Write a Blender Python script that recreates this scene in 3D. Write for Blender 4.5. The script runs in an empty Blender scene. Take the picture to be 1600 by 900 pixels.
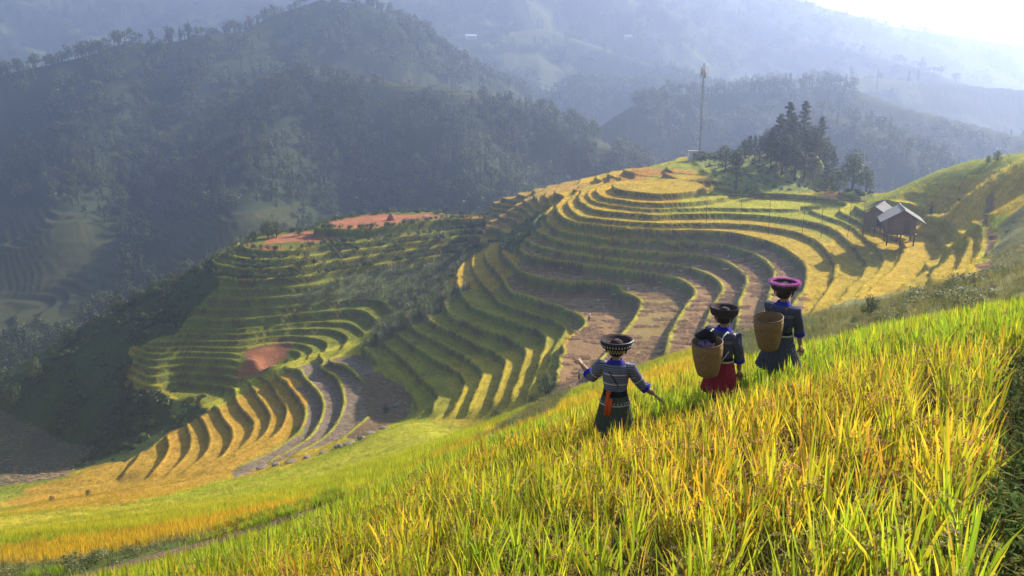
import bpy, bmesh, math, random
import numpy as np
from mathutils import Vector, Matrix, Quaternion
random.seed(7)
RNG = np.random.default_rng(11)
SC = bpy.context.scene
COL = SC.collection

# ------------------------------------------------------------------ camera, sky, sun, exposure
FPX, VH = 1400.0, 75.0                      # focal length and horizon row in 1600x900 pixels
PITCH = math.atan((450 - VH) / FPX)
cam = bpy.data.cameras.new('camera'); cam.sensor_width = 36; cam.lens = 36 * FPX / 1600
cam.clip_start = .1; cam.clip_end = 20000
camo = bpy.data.objects.new('camera', cam); COL.objects.link(camo)
camo.location = (0, 0, 0); camo.rotation_euler = (math.pi / 2 - PITCH, 0, 0)
SC.camera = camo
SUN_EL, SUN_AZ = 31.0, 50.0                 # azimuth measured to the right of the view direction (+Y)
w = bpy.data.worlds.new('World'); SC.world = w; w.use_nodes = True
nt = w.node_tree
sky = nt.nodes.new('ShaderNodeTexSky'); sky.sky_type = 'NISHITA'; sky.sun_disc = False
sky.sun_elevation = math.radians(SUN_EL); sky.sun_rotation = math.radians(SUN_AZ)
sky.air_density = 1.2; sky.dust_density = 1.0; sky.altitude = 800
nt.links.new(sky.outputs[0], nt.nodes['Background'].inputs[0]); nt.nodes['Background'].inputs[1].default_value = .075
sl = bpy.data.lights.new('sun', 'SUN'); sl.energy = 5.0; sl.angle = math.radians(.5); sl.color = (1, .91, .76)
so = bpy.data.objects.new('sun', sl); COL.objects.link(so)
sd = Vector((math.sin(math.radians(SUN_AZ)) * math.cos(math.radians(SUN_EL)), math.cos(math.radians(SUN_AZ)) * math.cos(math.radians(SUN_EL)), math.sin(math.radians(SUN_EL))))
so.rotation_euler = sd.to_track_quat('Z', 'Y').to_euler()
SC.view_settings.view_transform = 'Standard'; SC.view_settings.look = 'None'
SC.view_settings.gamma = 1; SC.view_settings.use_curve_mapping = False
SC.view_settings.exposure = 1.0
HAZE_D, HAZE_G = .00060, .58
SC.cycles.volume_bounces = 1; SC.cycles.max_bounces = 6; SC.cycles.transparent_max_bounces = 16
SC.cycles.diffuse_bounces = 3; SC.cycles.transmission_bounces = 3; SC.cycles.glossy_bounces = 2
SC.cycles.use_denoising = True

# ------------------------------------------------------------------ projection helpers (real places from measured directions)
CP, SP = math.cos(PITCH), math.sin(PITCH)
def wz(u, v, z):
    dx = (u - 800) / FPX; k = (450 - v) / FPX
    dy = CP + SP * k; dz = -SP + CP * k
    t = z / dz
    return (dx * t, dy * t, z)
def wd(u, v, D):
    dx = (u - 800) / FPX; k = (450 - v) / FPX
    dy = CP + SP * k; dz = -SP + CP * k
    t = D / dy
    return (dx * t, D, dz * t)
def proj(x, y, z):
    c = y * CP - z * SP
    c = np.maximum(c, .05) if isinstance(c, np.ndarray) else max(c, .05)
    return 800 + FPX * x / c, 450 - FPX * (y * SP + z * CP) / c

# ------------------------------------------------------------------ contour survey of the hill: (height, points on the terrace lip)
ZA = [-29.0, -30.3, -31.2, -31.8, -32.8, -33.7, -35.7, -37.5, -39.3, -40.8, -43.2, -46.2, -48.2, -49.7, -51.5, -53.3, -55.1,
      -56.9, -58.6, -60.2, -62.7, -64.2, -65.6, -67.0, -68.5, -69.8, -71.0, -72.2, -73.4, -74.6, -75.8, -77.2, -78.6, -80]
CA = {
 0: [(958,292),(975,298),(1000,301),(1040,303),(1080,300),(1103,294),(1088,284),(1060,281),(1020,280),(985,281),(962,286)],
 1: [(950,287),(932,293),(931,300),(940,308),(980,314),(1004,317),(1040,318),(1090,315),(1120,310),(1140,307)],
 2: [(1046,326),(1090,326),(1140,326),(1200,327),(1260,329),(1285,337),(1319,348),(1337,357)],
 3: [(935,292),(906,303),(906,312),(916,320),(940,328),(1000,334),(1046,335),(1140,334),(1200,338),(1240,343),(1285,352),(1314,369),(1340,390),(1352,405),(1354,422),(1341,440),(1325,458),(1296,480)],
 4: [(900,305),(886,314),(888,324),(900,334),(920,341),(960,345),(1020,349),(1120,349),(1180,352),(1220,358),(1250,365),(1274,375),(1292,393),(1300,406),(1301,420),(1294,445),(1280,467),(1262,488)],
 5: [(880,310),(867,324),(870,332),(880,342),(900,350),(940,356),(1020,360),(1120,362),(1180,372),(1220,386),(1244,402),(1258,416),(1259,436),(1253,456)],
 6: [(862,322),(853,332),(854,340),(860,348),(880,360),(920,368),(960,372),(1020,377),(1080,378),(1140,384),(1180,398),(1196,408),(1206,420),(1206,436),(1200,456),(1196,472),(1190,490)],
 7: [(845,332),(834,342),(834,352),(844,362),(872,374),(900,380),(960,388),(1020,394),(1060,396),(1100,400),(1130,409),(1150,420),(1163,432),(1164,444),(1158,460),(1152,476),(1150,500),(1148,516)],
 8: [(828,352),(817,362),(818,372),(840,385),(872,392),(920,400),(960,406),(1020,411),(1040,413),(1080,420),(1108,430),(1122,442),(1126,454),(1118,468),(1108,484),(1102,500),(1098,512)],
 9: [(812,362),(804,374),(808,386),(824,398),(844,401),(880,408),(940,416),(980,421),(1030,428),(1060,436),(1078,446),(1084,458),(1072,474),(1056,500),(1044,524),(1036,548),(1026,560)],
 10: [(790,365),(781,380),(788,398),(804,410),(812,424),(848,434),(900,443),(940,448),(970,457),(990,464),(998,478),(988,500),(976,516)],
 11: [(765,380),(758,398),(766,412),(780,426),(788,440),(800,456),(828,464),(880,484),(904,494),(912,506),(900,518),(884,528),(874,540),(868,560),(864,580),(864,600)],
 12: [(744,390),(736,408),(744,430),(756,446),(772,460),(788,474),(820,486),(840,492),(870,500),(882,510),(880,522),(868,536),(860,560),(853,590),(842,620)],
 13: [(728,400),(714,424),(712,440),(718,456),(730,472),(750,484),(780,494),(812,506),(840,516),(851,532),(850,548),(842,570),(832,596),(818,624)],
 14: [(700,448),(692,468),(698,484),(710,498),(740,510),(780,522),(808,536),(820,550),(814,572),(804,600),(784,644),(772,670)],
 15: [(672,470),(664,486),(672,502),(706,516),(740,534),(770,548),(788,560),(787,575),(784,592),(770,628),(752,660)],
 16: [(640,484),(634,496),(644,512),(680,532),(720,554),(748,574),(752,586),(738,616),(718,666)],
 17: [(624,498),(620,510),(628,524),(650,540),(680,560),(700,570),(720,580),(729,596),(722,616),(706,644)],
 18: [(590,510),(586,524),(606,542),(632,564),(650,588),(678,610),(674,630),(662,650)],
 19: [(572,524),(568,536),(580,552),(606,574),(632,592),(648,618),(652,634),(640,648)],
 20: [(528,546),(530,564),(556,586),(578,606),(582,622),(572,650),(556,664),(520,688),(470,712)],
 21: [(498,552),(504,568),(522,586),(532,606),(534,636),(520,666),(490,692),(440,718)],
 22: [(462,562),(466,576),(476,594),(496,614),(503,636),(494,664),(478,686),(440,708),(400,728)],
 23: [(436,568),(440,584),(450,604),(470,626),(476,650),(468,672),(448,688),(416,708),(370,728)],
 24: [(412,576),(420,590),(430,608),(446,636),(440,664),(420,684),(390,702),(350,722)],
 25: [(385,592),(392,608),(408,628),(420,648),(416,672),(398,690),(366,708)],
 26: [(362,606),(366,620),(376,638),(396,660),(386,686),(364,706),(330,728)],
 27: [(340,620),(340,636),(346,652),(361,672),(360,690),(346,712),(310,734)],
 28: [(314,626),(308,642),(318,660),(326,684),(320,706),(300,724)],
 29: [(292,640),(290,656),(296,680),(295,702),(276,726),(250,744)],
 30: [(266,656),(258,676),(262,700),(244,730),(215,750)],
 31: [(235,672),(222,696),(210,720),(180,748)],
}
ZB = [-45.5, -47.9, -49.3, -50.8, -52.8, -54.6, -56.4, -58.6, -60.3, -62.2, -63.1, -64.2, -65.2, -66.0, -66.9, -68.1, -69.5, -71, -72.5, -74, -75.5, -77, -78.5, -80]
CB = {
 0: [(504,350),(530,359),(570,358),(620,352),(680,342),(704,338),(680,332),(640,331),(600,333),(540,340)],
 1: [(395,370),(378,380),(384,388),(400,391),(448,392),(480,386),(520,379),(560,379),(620,371),(700,362),(725,354),(745,349)],
 2: [(375,378),(355,390),(370,402),(420,406),(480,402),(540,396),(600,388),(660,380),(730,368),(758,358)],
 3: [(345,396),(325,408),(350,416),(400,420),(460,416),(520,406),(570,401),(620,393),(700,383),(745,374)],
 4: [(322,412),(312,424),(340,430),(380,436),(430,435),(480,432),(520,424),(580,414),(640,404),(700,396)],
 5: [(350,451),(420,452),(480,450),(520,439),(594,423),(650,415),(720,407)],
 6: [(330,464),(400,466),(440,464),(490,458),(540,452)],
 7: [(314,480),(360,484),(440,483),(480,484),(520,478),(560,471),(590,472),(602,478)],
 8: [(304,497),(380,500),(440,496),(500,486),(540,482),(564,482),(577,488),(575,495)],
 9: [(288,512),(340,516),(400,514),(450,503),(500,496),(538,494),(550,501),(546,509)],
 10: [(300,522),(380,520),(430,514),(470,508),(504,508),(522,515)],
 11: [(300,530),(380,531),(420,520),(460,516),(484,517),(494,523),(491,532)],
 12: [(300,546),(370,546),(420,533),(448,533),(459,540)],
 14: [(208,554),(230,567),(272,578),(318,586)],
 15: [(198,566),(225,582),(262,592),(308,606)],
 16: [(196,582),(225,596),(262,606)],
}
P = []                                       # x, y, z control points
def addz(pts, z, zc, step=3.6):
    W = [np.array(wz(u, v, z)[:2]) for u, v in pts]; last = None
    for i in range(len(W)):
        if i == len(W) - 1 or len(W) < 4: seg = [W[i]]
        else:
            p0, p1, p2, p3 = W[max(i - 1, 0)], W[i], W[i + 1], W[min(i + 2, len(W) - 1)]
            n = max(1, int(np.hypot(*(p2 - p1)) / step))
            seg = [.5 * (2 * p1 + (p2 - p0) * t + (2 * p0 - 5 * p1 + 4 * p2 - p3) * t * t + (3 * p1 - p0 - 3 * p2 + p3) * t ** 3) for t in np.arange(n) / n]
        for q in seg:
            if last is not None and np.hypot(*(q - last)) < 1.2: continue
            P.append((q[0], q[1], zc)); last = q
for k, pts in CA.items(): addz(pts, ZA[k], (ZA[k] + ZA[k + 1]) / 2)
NB0 = len(P)
for k, pts in CB.items(): addz(pts, ZB[k], (ZB[k] + ZB[k + 1]) / 2)
NB1 = len(P)
addz([(990,289),(1030,290),(1070,289)], -28.9, -28.6)
addz([(1150,312),(1200,315),(1260,318),(1310,325),(1130,303)], -31.2, -31.25)
addz([(940,470),(900,480),(960,490),(920,530),(900,580)], -46.2, -46.0)
addz([(560,345),(640,340)], -45.5, -45.2)
def addd(rows):
    for u, v, D in rows:
        P.append(wd(u, v, D))
# right-hand terraces up to the huts and the path
for z, pts in [(-30.9, [(1375,373),(1395,388),(1400,402),(1384,427),(1352,454),(1319,479)]),
               (-30.0, [(1427,361),(1449,379),(1449,393),(1438,415),(1397,454),(1366,474)]),
               (-28.6, [(1470,345),(1490,375),(1500,385),(1483,406),(1460,434)]),
               (-23.2, [(1505,352),(1530,352),(1536,385),(1528,410),(1518,432)])]:
    addz(pts, z, z)
addd([(1455,330,146),(1400,325,156),(1380,308,166),(1420,296,162),(1500,275,156),(1560,262,152),(1600,254,149),(1700,235,142),
      (1500,310,144),(1540,300,136),(1590,285,130),(1548,335,118),(1590,330,108),(1560,380,94),(1600,380,82),(1540,430,76),(1600,430,54),
      (1480,440,82),(1400,470,62),(1340,490,55),(1280,520,48),(1450,455,50),(1700,400,44),(1700,330,85),(1850,300,85),(2000,240,115),
      (1520,455,32),(1420,490,30),(1600,295,174),(1500,316,180),(1400,338,186),(1700,280,166)])
P.append((3.2,10.6,-4.36))
# near rice slope (ground about 0.8 m under the ears)
def plane(x, y): return -.32 * y + .27 * x - 1.9
for x, y in [(0,0),(-4,0),(4,0),(0,3),(3,3),(1.2,4.2),(6,5),(9,8),(0,7),(1,9.3),(5,9),(4,8),(2,11),(12,6),
             (-8,-2),(-40,-10),(0,-30),(40,-10),(20,-40),(-30,-40),(30,10)]:
    P.append((x, y, plane(x, y)))
for u, v, Ds in [(850,654,(12,16)),(780,672,(12,17)),(720,696,(12,16,22)),(660,726,(10,14,18,24)),(600,760,(9,12,20,24)),(520,795,(9,12,20,24)),(450,822,(8,10,13,20,24)),(300,862,(7,9,12,20,24)),(150,898,(7,9,12,20,24)),(0,930,(9,12,20,24)),(-150,965,(9,12,20))]:
    for D in Ds: q = wd(u, v, D); P.append((q[0], q[1], q[2] - .72))
# hidden hollow behind the near crest, then the middle slope
for x, y, z in [(3,20,-8.8),(8,20,-7.0),(12,15,-4.6),(10,32,-13.5),(4,34,-15.5),(20,30,-9.5),(-2,32,-17)]: P.append((x, y, z))
addd([(870,640,52),(950,612,55),(1040,582,58),(1120,550,60),(1190,520,62),(1240,500,70),
      (700,690,58),(780,665,56),(620,720,60),
      (560,770,31),(450,810,31),(330,840,31),(230,865,31),(100,895,30),(0,920,30),(-100,930,30),
      (560,752,50),(480,778,48),(400,795,47),(300,815,46),(200,832,45),(60,846,46),(-60,850,47),(560,738,70),(400,781,68),(200,816,66),(60,830,66),
      (640,705,92),(560,725,100),(480,748,98),(400,767,94),(300,785,92),(200,800,90),(60,815,92),(-60,820,95),
      (720,685,96),(800,655,92),(680,672,118),(860,625,92),(930,598,92),(1040,584,92),(1120,550,96),
      (640,662,130),(560,694,126),(470,726,124),(380,748,124),(300,758,128),(200,766,134),(100,778,136),(20,790,138),(-80,790,140),
      (120,752,152),(40,756,158),(-60,760,165)])
# spur crest between the two bowls, left valley
addz([(590,522),(560,538),(520,552)], -61.0, -61.0); addz([(480,562),(440,574)], -65.5, -65.5)
addz([(650,478)], -54, -54.0); addz([(690,440)], -53, -53.); addz([(720,400)], -50.5, -50.5); addz([(760,366),(790,360)], -46.5, -46.5)
addz([(400,560),(420,570)], -66, -66.)
for u_, v_, z_ in [(250,470,-58.7),(200,505,-63),(120,560,-70),(60,600,-75),(0,640,-80),(-80,690,-85),(270,520,-63),(230,560,-67),(160,600,-73.5),(200,620,-75),(120,640,-78),(60,650,-80),
    (270,625,-74.5),(220,660,-78.5),(180,690,-81),(140,710,-84),(60,730,-85),(0,740,-85),(-80,745,-86),(100,670,-82),(20,680,-83),(-60,700,-85)]: addz([(u_, v_)], z_, z_)
# back ridge, tower and tree knoll
addd([(730,334,245),(770,318,245),(820,303,245),(860,294,240),(900,290,232),(940,287,226),(960,272,228),(1000,267,232),(1040,258,240),(1092,247,246),(1120,250,240),
      (760,350,226),(800,348,220),(840,322,215),(800,330,230),(870,305,214),(905,298,205),
      (1110,258,220),(1160,250,216),(1200,246,214),(1250,250,210),(1290,268,208),(1130,266,208),(1140,285,200),(1200,288,198),(1260,292,196),(1310,304,190),(1200,303,190),(1345,300,190),(1150,292,196)])
for x, y, z in [(-70,262,-70),(-30,262,-62),(0,265,-56),(30,270,-52),(60,270,-60),(90,250,-66),(110,215,-60),(75,205,-48),(-110,255,-80),(-150,240,-95),
                (60,290,-75),(0,290,-75),(-60,290,-85),(140,230,-70),(130,290,-90),(150,190,-55),(-150,180,-95),(-170,130,-95),(-130,90,-75),(-120,40,-50),(-80,20,-33),
                (110,110,-12),(130,60,-2),(90,30,6)]: P.append((x, y, z))
P = np.array(P, float)

S = 60.0
def tps_fit(P, lam):
    X = P[:, :2] / S; n = len(X)
    d2 = ((X[:, None] - X[None]) ** 2).sum(-1)
    K = .5 * d2 * np.log(d2 + 1e-12); K[np.arange(n), np.arange(n)] = 0
    K += np.diag(lam)
    A = np.zeros((n + 3, n + 3)); A[:n, :n] = K; A[:n, n] = 1; A[:n, n + 1:] = X; A[n, :n] = 1; A[n + 1:, :n] = X.T
    b = np.zeros(n + 3); b[:n] = P[:, 2]
    return X, np.linalg.solve(A, b)
lam = np.full(len(P), .0008); lam[NB0:NB1] = .012
TX, TW = tps_fit(P, lam)
def tps(x, y):
    s = x.shape; q = np.stack([x.ravel(), y.ravel()], 1) / S; out = np.empty(len(q)); n = len(TX)
    for i in range(0, len(q), 20000):
        c = q[i:i + 20000]
        d2 = (c[:, :1] - TX[None, :, 0]) ** 2 + (c[:, 1:] - TX[None, :, 1]) ** 2
        out[i:i + 20000] = (.5 * d2 * np.log(d2 + 1e-12)) @ TW[:n] + TW[n] + c @ TW[n + 1:]
    return out.reshape(s)

# ------------------------------------------------------------------ noise
def vnoise(x, y, seed=0):
    xi = np.floor(x).astype(np.int64); yi = np.floor(y).astype(np.int64); fx = x - xi; fy = y - yi
    fx = fx * fx * (3 - 2 * fx); fy = fy * fy * (3 - 2 * fy)
    def h(a, b):
        n = (a * 374761393 + b * 668265263 + seed * 1442695041) & 0x7fffffff
        n = ((n ^ (n >> 13)) * 1274126177) & 0x7fffffff
        return ((n ^ (n >> 16)) & 0xffff) / 65535.0
    return (h(xi, yi) * (1 - fx) + h(xi + 1, yi) * fx) * (1 - fy) + (h(xi, yi + 1) * (1 - fx) + h(xi + 1, yi + 1) * fx) * fy
def fbm(x, y, o=4, seed=0):
    s = 0; a = .5; t = 0
    for i in range(o):
        s = s + a * (vnoise(x, y, seed + i * 17) - .5); t += a; a *= .5; x = x * 2.03; y = y * 2.03
    return s / t * 2

# ------------------------------------------------------------------ far ridges
RIDGES = [  # crest polyline (u, v, depth), slope, undulation
 ([(-400,150,560),(-250,135,600),(0,118,640),(100,98,660),(200,78,680),(330,58,700),(380,50,720),(440,20,760),(500,0,780),(560,6,780),(620,52,760),(680,112,720),(740,180,680),(800,240,640)], .62, 1.),
 ([(200,72,680),(150,200,560),(120,300,470),(100,340,430)], .6, 1.),
 ([(330,60,700),(300,200,580),(270,300,480)], .65, 1.),
 ([(400,150,620),(480,124,580),(560,120,560),(680,140,545),(830,168,520),(900,205,490),(960,245,460),(1010,285,430)], .6, .8),
 ([(480,124,580),(430,200,500),(400,280,430),(380,330,390)], .6, .8),
 ([(700,150,540),(740,220,470),(760,290,400)], .65, .8),
 ([(860,300,640),(930,210,650),(1000,165,660),(1060,146,680),(1200,144,690),(1300,132,700),(1420,170,640),(1600,215,600),(1800,260,560),(2000,280,520)], .55, .8),
 ([(1290,175,560),(1330,190,520),(1380,215,480),(1440,255,440),(1480,310,410)], .8, .8),
 ([(900,130,980),(1150,135,940),(1300,118,980),(1600,140,980),(1900,150,950),(2200,150,900)], .5, 1.),
 ([(-900,-30,1500),(-300,-60,1600),(0,-50,1700),(300,-40,1700),(600,-60,1600),(760,-80,1600),(900,-70,1600),(1100,-50,1700),(1240,0,1800),(1400,42,1900),(1600,74,2000),(1900,110,2000),(2300,110,1900)], .45, 1.),
 ([(620,40,1300),(700,60,1200),(850,45,1250),(1000,95,1150),(1100,130,1000)], .5, 1.),
 ([(1100,-20,1650),(1250,60,1400),(1400,95,1250),(1500,130,1100)], .5, 1.),
 ([(-900,200,420),(-500,170,480),(-250,140,600)], .6, 1.),
]
def far_h(x, y):
    z = np.full(x.shape, -1e9)
    und = fbm(x / 110, y / 110, 5, 3); und2 = fbm(x / 38, y / 38, 3, 9)
    for crest, sl, ua in RIDGES:
        pts = np.array([wd(*c) for c in crest])
        best = np.full(x.shape, 1e9); bz = np.zeros(x.shape)
        for a, b in zip(pts[:-1], pts[1:]):
            dx, dy = b[0] - a[0], b[1] - a[1]; L2 = dx * dx + dy * dy
            t = np.clip(((x - a[0]) * dx + (y - a[1]) * dy) / L2, 0, 1)
            d = np.hypot(x - a[0] - t * dx, y - a[1] - t * dy)
            zz = a[2] + (b[2] - a[2]) * t
            v = zz - sl * d
            m = v > (bz - sl * best)
            best = np.where(m, d, best); bz = np.where(m, zz, bz)
        n = und * np.minimum(best * .22, 34) * ua + und2 * np.minimum(best * .12, 7)
        h = bz - sl * np.where(best < 12, best * best / 24 + 0, best - 6) + n
        z = np.maximum(z, h) + 3.0 * np.exp(-np.abs(z - h) / 6)
    floor = -112 + und * 9 + np.clip((np.hypot(x, y) - 600) * .03, 0, 30)
    z = np.where(z > floor + 20, z, floor + 20 * np.exp((z - floor - 20) / 20))
    return z

# ------------------------------------------------------------------ the sheet: polar grid round the viewpoint, finer where the terraces are
dense = np.arange(-33, 33.0001, .08)
side = np.cumsum(np.geomspace(.1, 6, 60)); side = side[side < 147]
side = np.concatenate([side, [147]])
TH = np.radians(np.concatenate([(-33 - side)[::-1], dense, 33 + side]))
def rows():
    r = [.7]
    while r[-1] < 3600:
        q = r[-1]
        if q < 25: st = max(.05, q * .009)
        elif q < 110: st = .225 + (q - 25) * .0014
        elif q < 260: st = .34
        elif q < 290: st = .34 + (q - 260) * .06
        elif q < 560: st = max(2.0, .0) if q > 330 else 1.2
        else: st = q * .0072
        r.append(q + st)
    return np.array(r)
RR = rows(); NT, NR = len(TH), len(RR)
print('grid', NT, NR, NT * NR)
TG, RG = np.meshgrid(TH, RR)                # [row, col]
GX, GY = np.sin(TG) * RG, np.cos(TG) * RG

def catmull(M, idx, axis):                  # cubic resample of M along axis at float indices
    M = np.moveaxis(M, axis, 0); n = M.shape[0]
    i = np.clip(np.floor(idx).astype(int), 0, n - 2); f = (idx - i).reshape((-1,) + (1,) * (M.ndim - 1))
    p0, p1, p2, p3 = (M[np.clip(i + k, 0, n - 1)] for k in (-1, 0, 1, 2))
    r = .5 * ((2 * p1) + (-p0 + p2) * f + (2 * p0 - 5 * p1 + 4 * p2 - p3) * f * f + (-p0 + 3 * p1 - 3 * p2 + p3) * f ** 3)
    return np.moveaxis(r, 0, axis)
nnear = int(np.searchsorted(RR, 340))
ct = np.linspace(0, NT - 1, 330); ct = np.unique(np.round(np.concatenate([ct, np.arange(0, NT, 3)]))).astype(int)
ri = np.unique(np.concatenate([np.arange(0, nnear, 3), [nnear - 1]])).astype(int)
Hc = tps(GX[np.ix_(ri, ct)], GY[np.ix_(ri, ct)])
Hn = catmull(Hc, np.interp(np.arange(nnear), ri, np.arange(len(ri))), 0)
Hn = catmull(Hn, np.interp(np.arange(NT), ct, np.arange(len(ct))), 1)
x, y = GX[:nnear], GY[:nnear]; rg = RG[:nnear]
Hn = np.clip(Hn, -100, 30)
back = np.clip((np.abs(TG[:nnear]) - 1.0) / .5, 0, 1)       # behind the viewpoint: the plain slope
Hn = Hn * (1 - back) + np.clip(plane(x, y), -60, 30) * back
U, V = proj(x, y, Hn)

def inpoly(U, V, poly):
    c = np.zeros(U.shape, bool); n = len(poly)
    for i in range(n):
        x1, y1 = poly[i]; x2, y2 = poly[(i + 1) % n]
        if y1 == y2: continue
        m = ((y1 > V) != (y2 > V)) & (U < (x2 - x1) * (V - y1) / (y2 - y1) + x1)
        c ^= m
    return c
def blur(M, n=3, k=2):
    M = M.astype(np.float32)
    for _ in range(k):
        for ax in (0, 1):
            c = np.cumsum(np.concatenate([np.repeat(np.take(M, [0], ax), n + 1, ax), M, np.repeat(np.take(M, [-1], ax), n, ax)], ax), ax, dtype=np.float64)
            a = np.take(c, range(2 * n + 1, c.shape[ax]), ax); b = np.take(c, range(0, c.shape[ax] - 2 * n - 1), ax)
            M = (a - b) / (2 * n + 1)
    return M
inr = (RG[:nnear] > 75) & (y > 40)
regB = inpoly(U, V, [(300,300),(770,330),(752,378),(735,392),(700,440),(660,470),(610,495),(580,515),(540,540),(480,560),(430,585),(330,640),(200,700),(0,760),(-200,700),(-200,500),(200,430)]) & (rg > 165) & (x < 5)
regB |= (rg > 190) & (x < -20)
SOFT = [  # patches without terraces: scrub, corn, spur crest, dark hillside, knoll, pit, smooth fields
 [(450,462),(560,425),(720,408),(735,395),(700,440),(672,470),(640,486),(614,492),(608,474),(560,465),(480,474)],
 [(614,492),(640,486),(600,528),(560,550),(500,562),(560,530),(588,508)],
 [(370,548),(440,534),(462,542),(440,585),(370,600)],
 [(-300,400),(230,440),(330,395),(310,430),(345,440),(315,470),(280,520),(205,545),(190,600),(330,640),(200,720),(0,780),(-300,800)],
 [(1060,235),(1110,280),(1150,297),(1310,302),(1370,310),(1300,200),(1100,200)],
 [(1330,325),(1380,280),(1600,205),(1750,200),(1750,240),(1600,258),(1480,284),(1400,315)],
 [(560,585),(600,560),(640,610),(655,640),(600,670),(570,650)],
]
soft = np.zeros(U.shape, bool)
for p in SOFT: soft |= inpoly(U, V, p)
soft |= inpoly(U, V, [(-400,800),(0,757),(100,745),(250,745),(380,735),(470,716),(560,675),(640,640),(700,655),(800,630),(870,610),(1000,570),(1040,560),(1150,520),(1200,490),(1260,490),(1300,484),(1400,460),(1500,440),(1540,430),(1545,300),(1700,300),(1800,1000),(-400,1000)])
soft |= ~inr | (rg > 262)
T = 1 - np.clip(blur(soft, 3, 2), 0, 1)
_rh = inpoly(U, V, [(1425,285),(1640,240),(1640,345),(1560,345),(1545,350),(1440,362)]) & (rg > 95)
T = T * (1 - .72 * np.clip(blur(_rh, 4, 2), 0, 1))
gr = np.gradient(Hn, axis=0) / np.gradient(RG[:nnear], axis=0)
gt = np.gradient(Hn, axis=1) / (np.gradient(TG[:nnear], axis=1) * RG[:nnear])
G = np.hypot(gr, gt)
wob = fbm(x / 3.2, y / 3.2, 3, 5)
def terrace(H, Z, wid=.42):
    Z = np.array(Z); b = (Z[:-1] + Z[1:]) / 2                # descending heights, breaks
    Hq = H + wob * np.minimum(G, .6) * .10
    k = np.searchsorted(-b, -Hq, side='right')               # terrace index
    k = np.clip(k, 0, len(Z) - 1)
    zt = Z[k]
    up = b[np.clip(k - 1, 0, len(b) - 1)]                     # the lip above this terrace
    dz = np.where(k > 0, Z[np.clip(k - 1, 0, len(Z) - 1)] - zt, 0)
    down = b[np.clip(k, 0, len(b) - 1)]
    room = np.abs(up - down)
    wd_ = np.minimum(G * (wid * (.35 + .4 * dz)) + 1e-4, np.maximum(room * .7, .05))
    t = np.clip((up - Hq) / wd_, 0, 1); t = np.where(k > 0, t, 1)
    ris = 1 - t
    lipd = np.where(k < len(Z) - 1, (Hq - down) / (G + 1e-3), 9)   # metres to the lip below
    return zt + dz * (1 - t), ris, lipd, k, (Hq - down) / np.maximum(room, .05)
ZR = [-12, -13.5, -15, -16.5, -18, -19.5, -21, -22.6, -24.2, -26.2]                          # small steps of the hillside right of the huts
ZA2 = ZR + [-28.3] + ZA[0:1] + ZA[1:]
ZA2 = sorted(set(ZR + ZA), reverse=True)
za, ra, la, ka, fa = terrace(Hn, ZA2); zb, rb, lb, kb, fb = terrace(Hn, ZB)
# the back ridge left of the mound keeps its own small steps
Zs = np.arange(-20, -70, -1.25)
zs, rs, ls, ks, fs = terrace(Hn, Zs)
regS = (inpoly(U, V, [(720,345),(760,352),(830,345),(870,305),(900,297),(930,290),(960,279),(1100,270),(1310,304),(1310,320),(1110,302),(1110,200),(700,200)]) & (rg > 185))
za, ra, la, ka, fa = (np.where(regS, a, b) for a, b in ((zs, za), (rs, ra), (ls, la), (ks, ka), (fs, fa)))
zt = np.where(regB, zb, za); ris = np.where(regB, rb, ra) * T; lip = np.where(regB, lb, la); lev = np.where(regB, kb + 40, ka); fr = np.where(regB, fb, fa)
berm = np.clip(1 - np.abs(lip - .35) / .4, 0, 1) * T * (ris < .02)
Zn = zt * T + Hn * (1 - T) + berm * .16
Zn = Zn + fbm(x / 1.7, y / 1.7, 3, 21) * (.05 + .10 * ris) * np.clip(rg / 20, 0, 1)
Zn = Zn + fbm(x / 9, y / 9, 3, 22) * .45 * (1 - T) * np.clip((rg - 30) / 60, 0, 1)
U, V = proj(x, y, Zn)

Zall = np.empty((NR, NT)); fs0 = int(np.searchsorted(RR, 250))
Fz = far_h(GX[fs0:], GY[fs0:])
Zall[:nnear] = Zn; Zall[nnear:] = Fz[nnear - fs0:]
bl = np.clip((RG[fs0:nnear] - 262) / 55, 0, 1); bl = bl * bl * (3 - 2 * bl)
Zall[fs0:nnear] = Zn[fs0:] * (1 - bl) + Fz[:nnear - fs0] * bl
# small terraces cut on parts of the far slopes
fx, fy = GX[nnear:], GY[nnear:]; fU, fV = proj(fx, fy, Zall[nnear:])
FT = [[(-50,320),(120,330),(190,400),(170,480),(100,520),(-50,540)],[(235,350),(480,320),(480,340),(380,380),(330,430),(230,450),(235,410)],
      [(480,100),(560,95),(700,130),(840,160),(840,172),(700,150),(560,128),(520,122)],[(1340,140),(1440,170),(1600,205),(1600,230),(1420,200),(1330,160)],
      [(1420,130),(1600,135),(1600,200),(1480,180)],[(940,180),(1000,170),(960,240),(930,260)],[(240,195),(310,195),(310,225),(230,225)]]
ft = np.zeros(fU.shape, bool)
for p in FT: ft |= inpoly(fU, fV, p)
FTm = blur(ft, 2, 2)
st = 2.2; q = Zall[nnear:] / st; zq = (np.floor(q) + np.clip((q - np.floor(q)) * 3 - 2, 0, 1)) * st + .5
Zall[nnear:] = Zall[nnear:] * (1 - FTm) + zq * FTm

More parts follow.
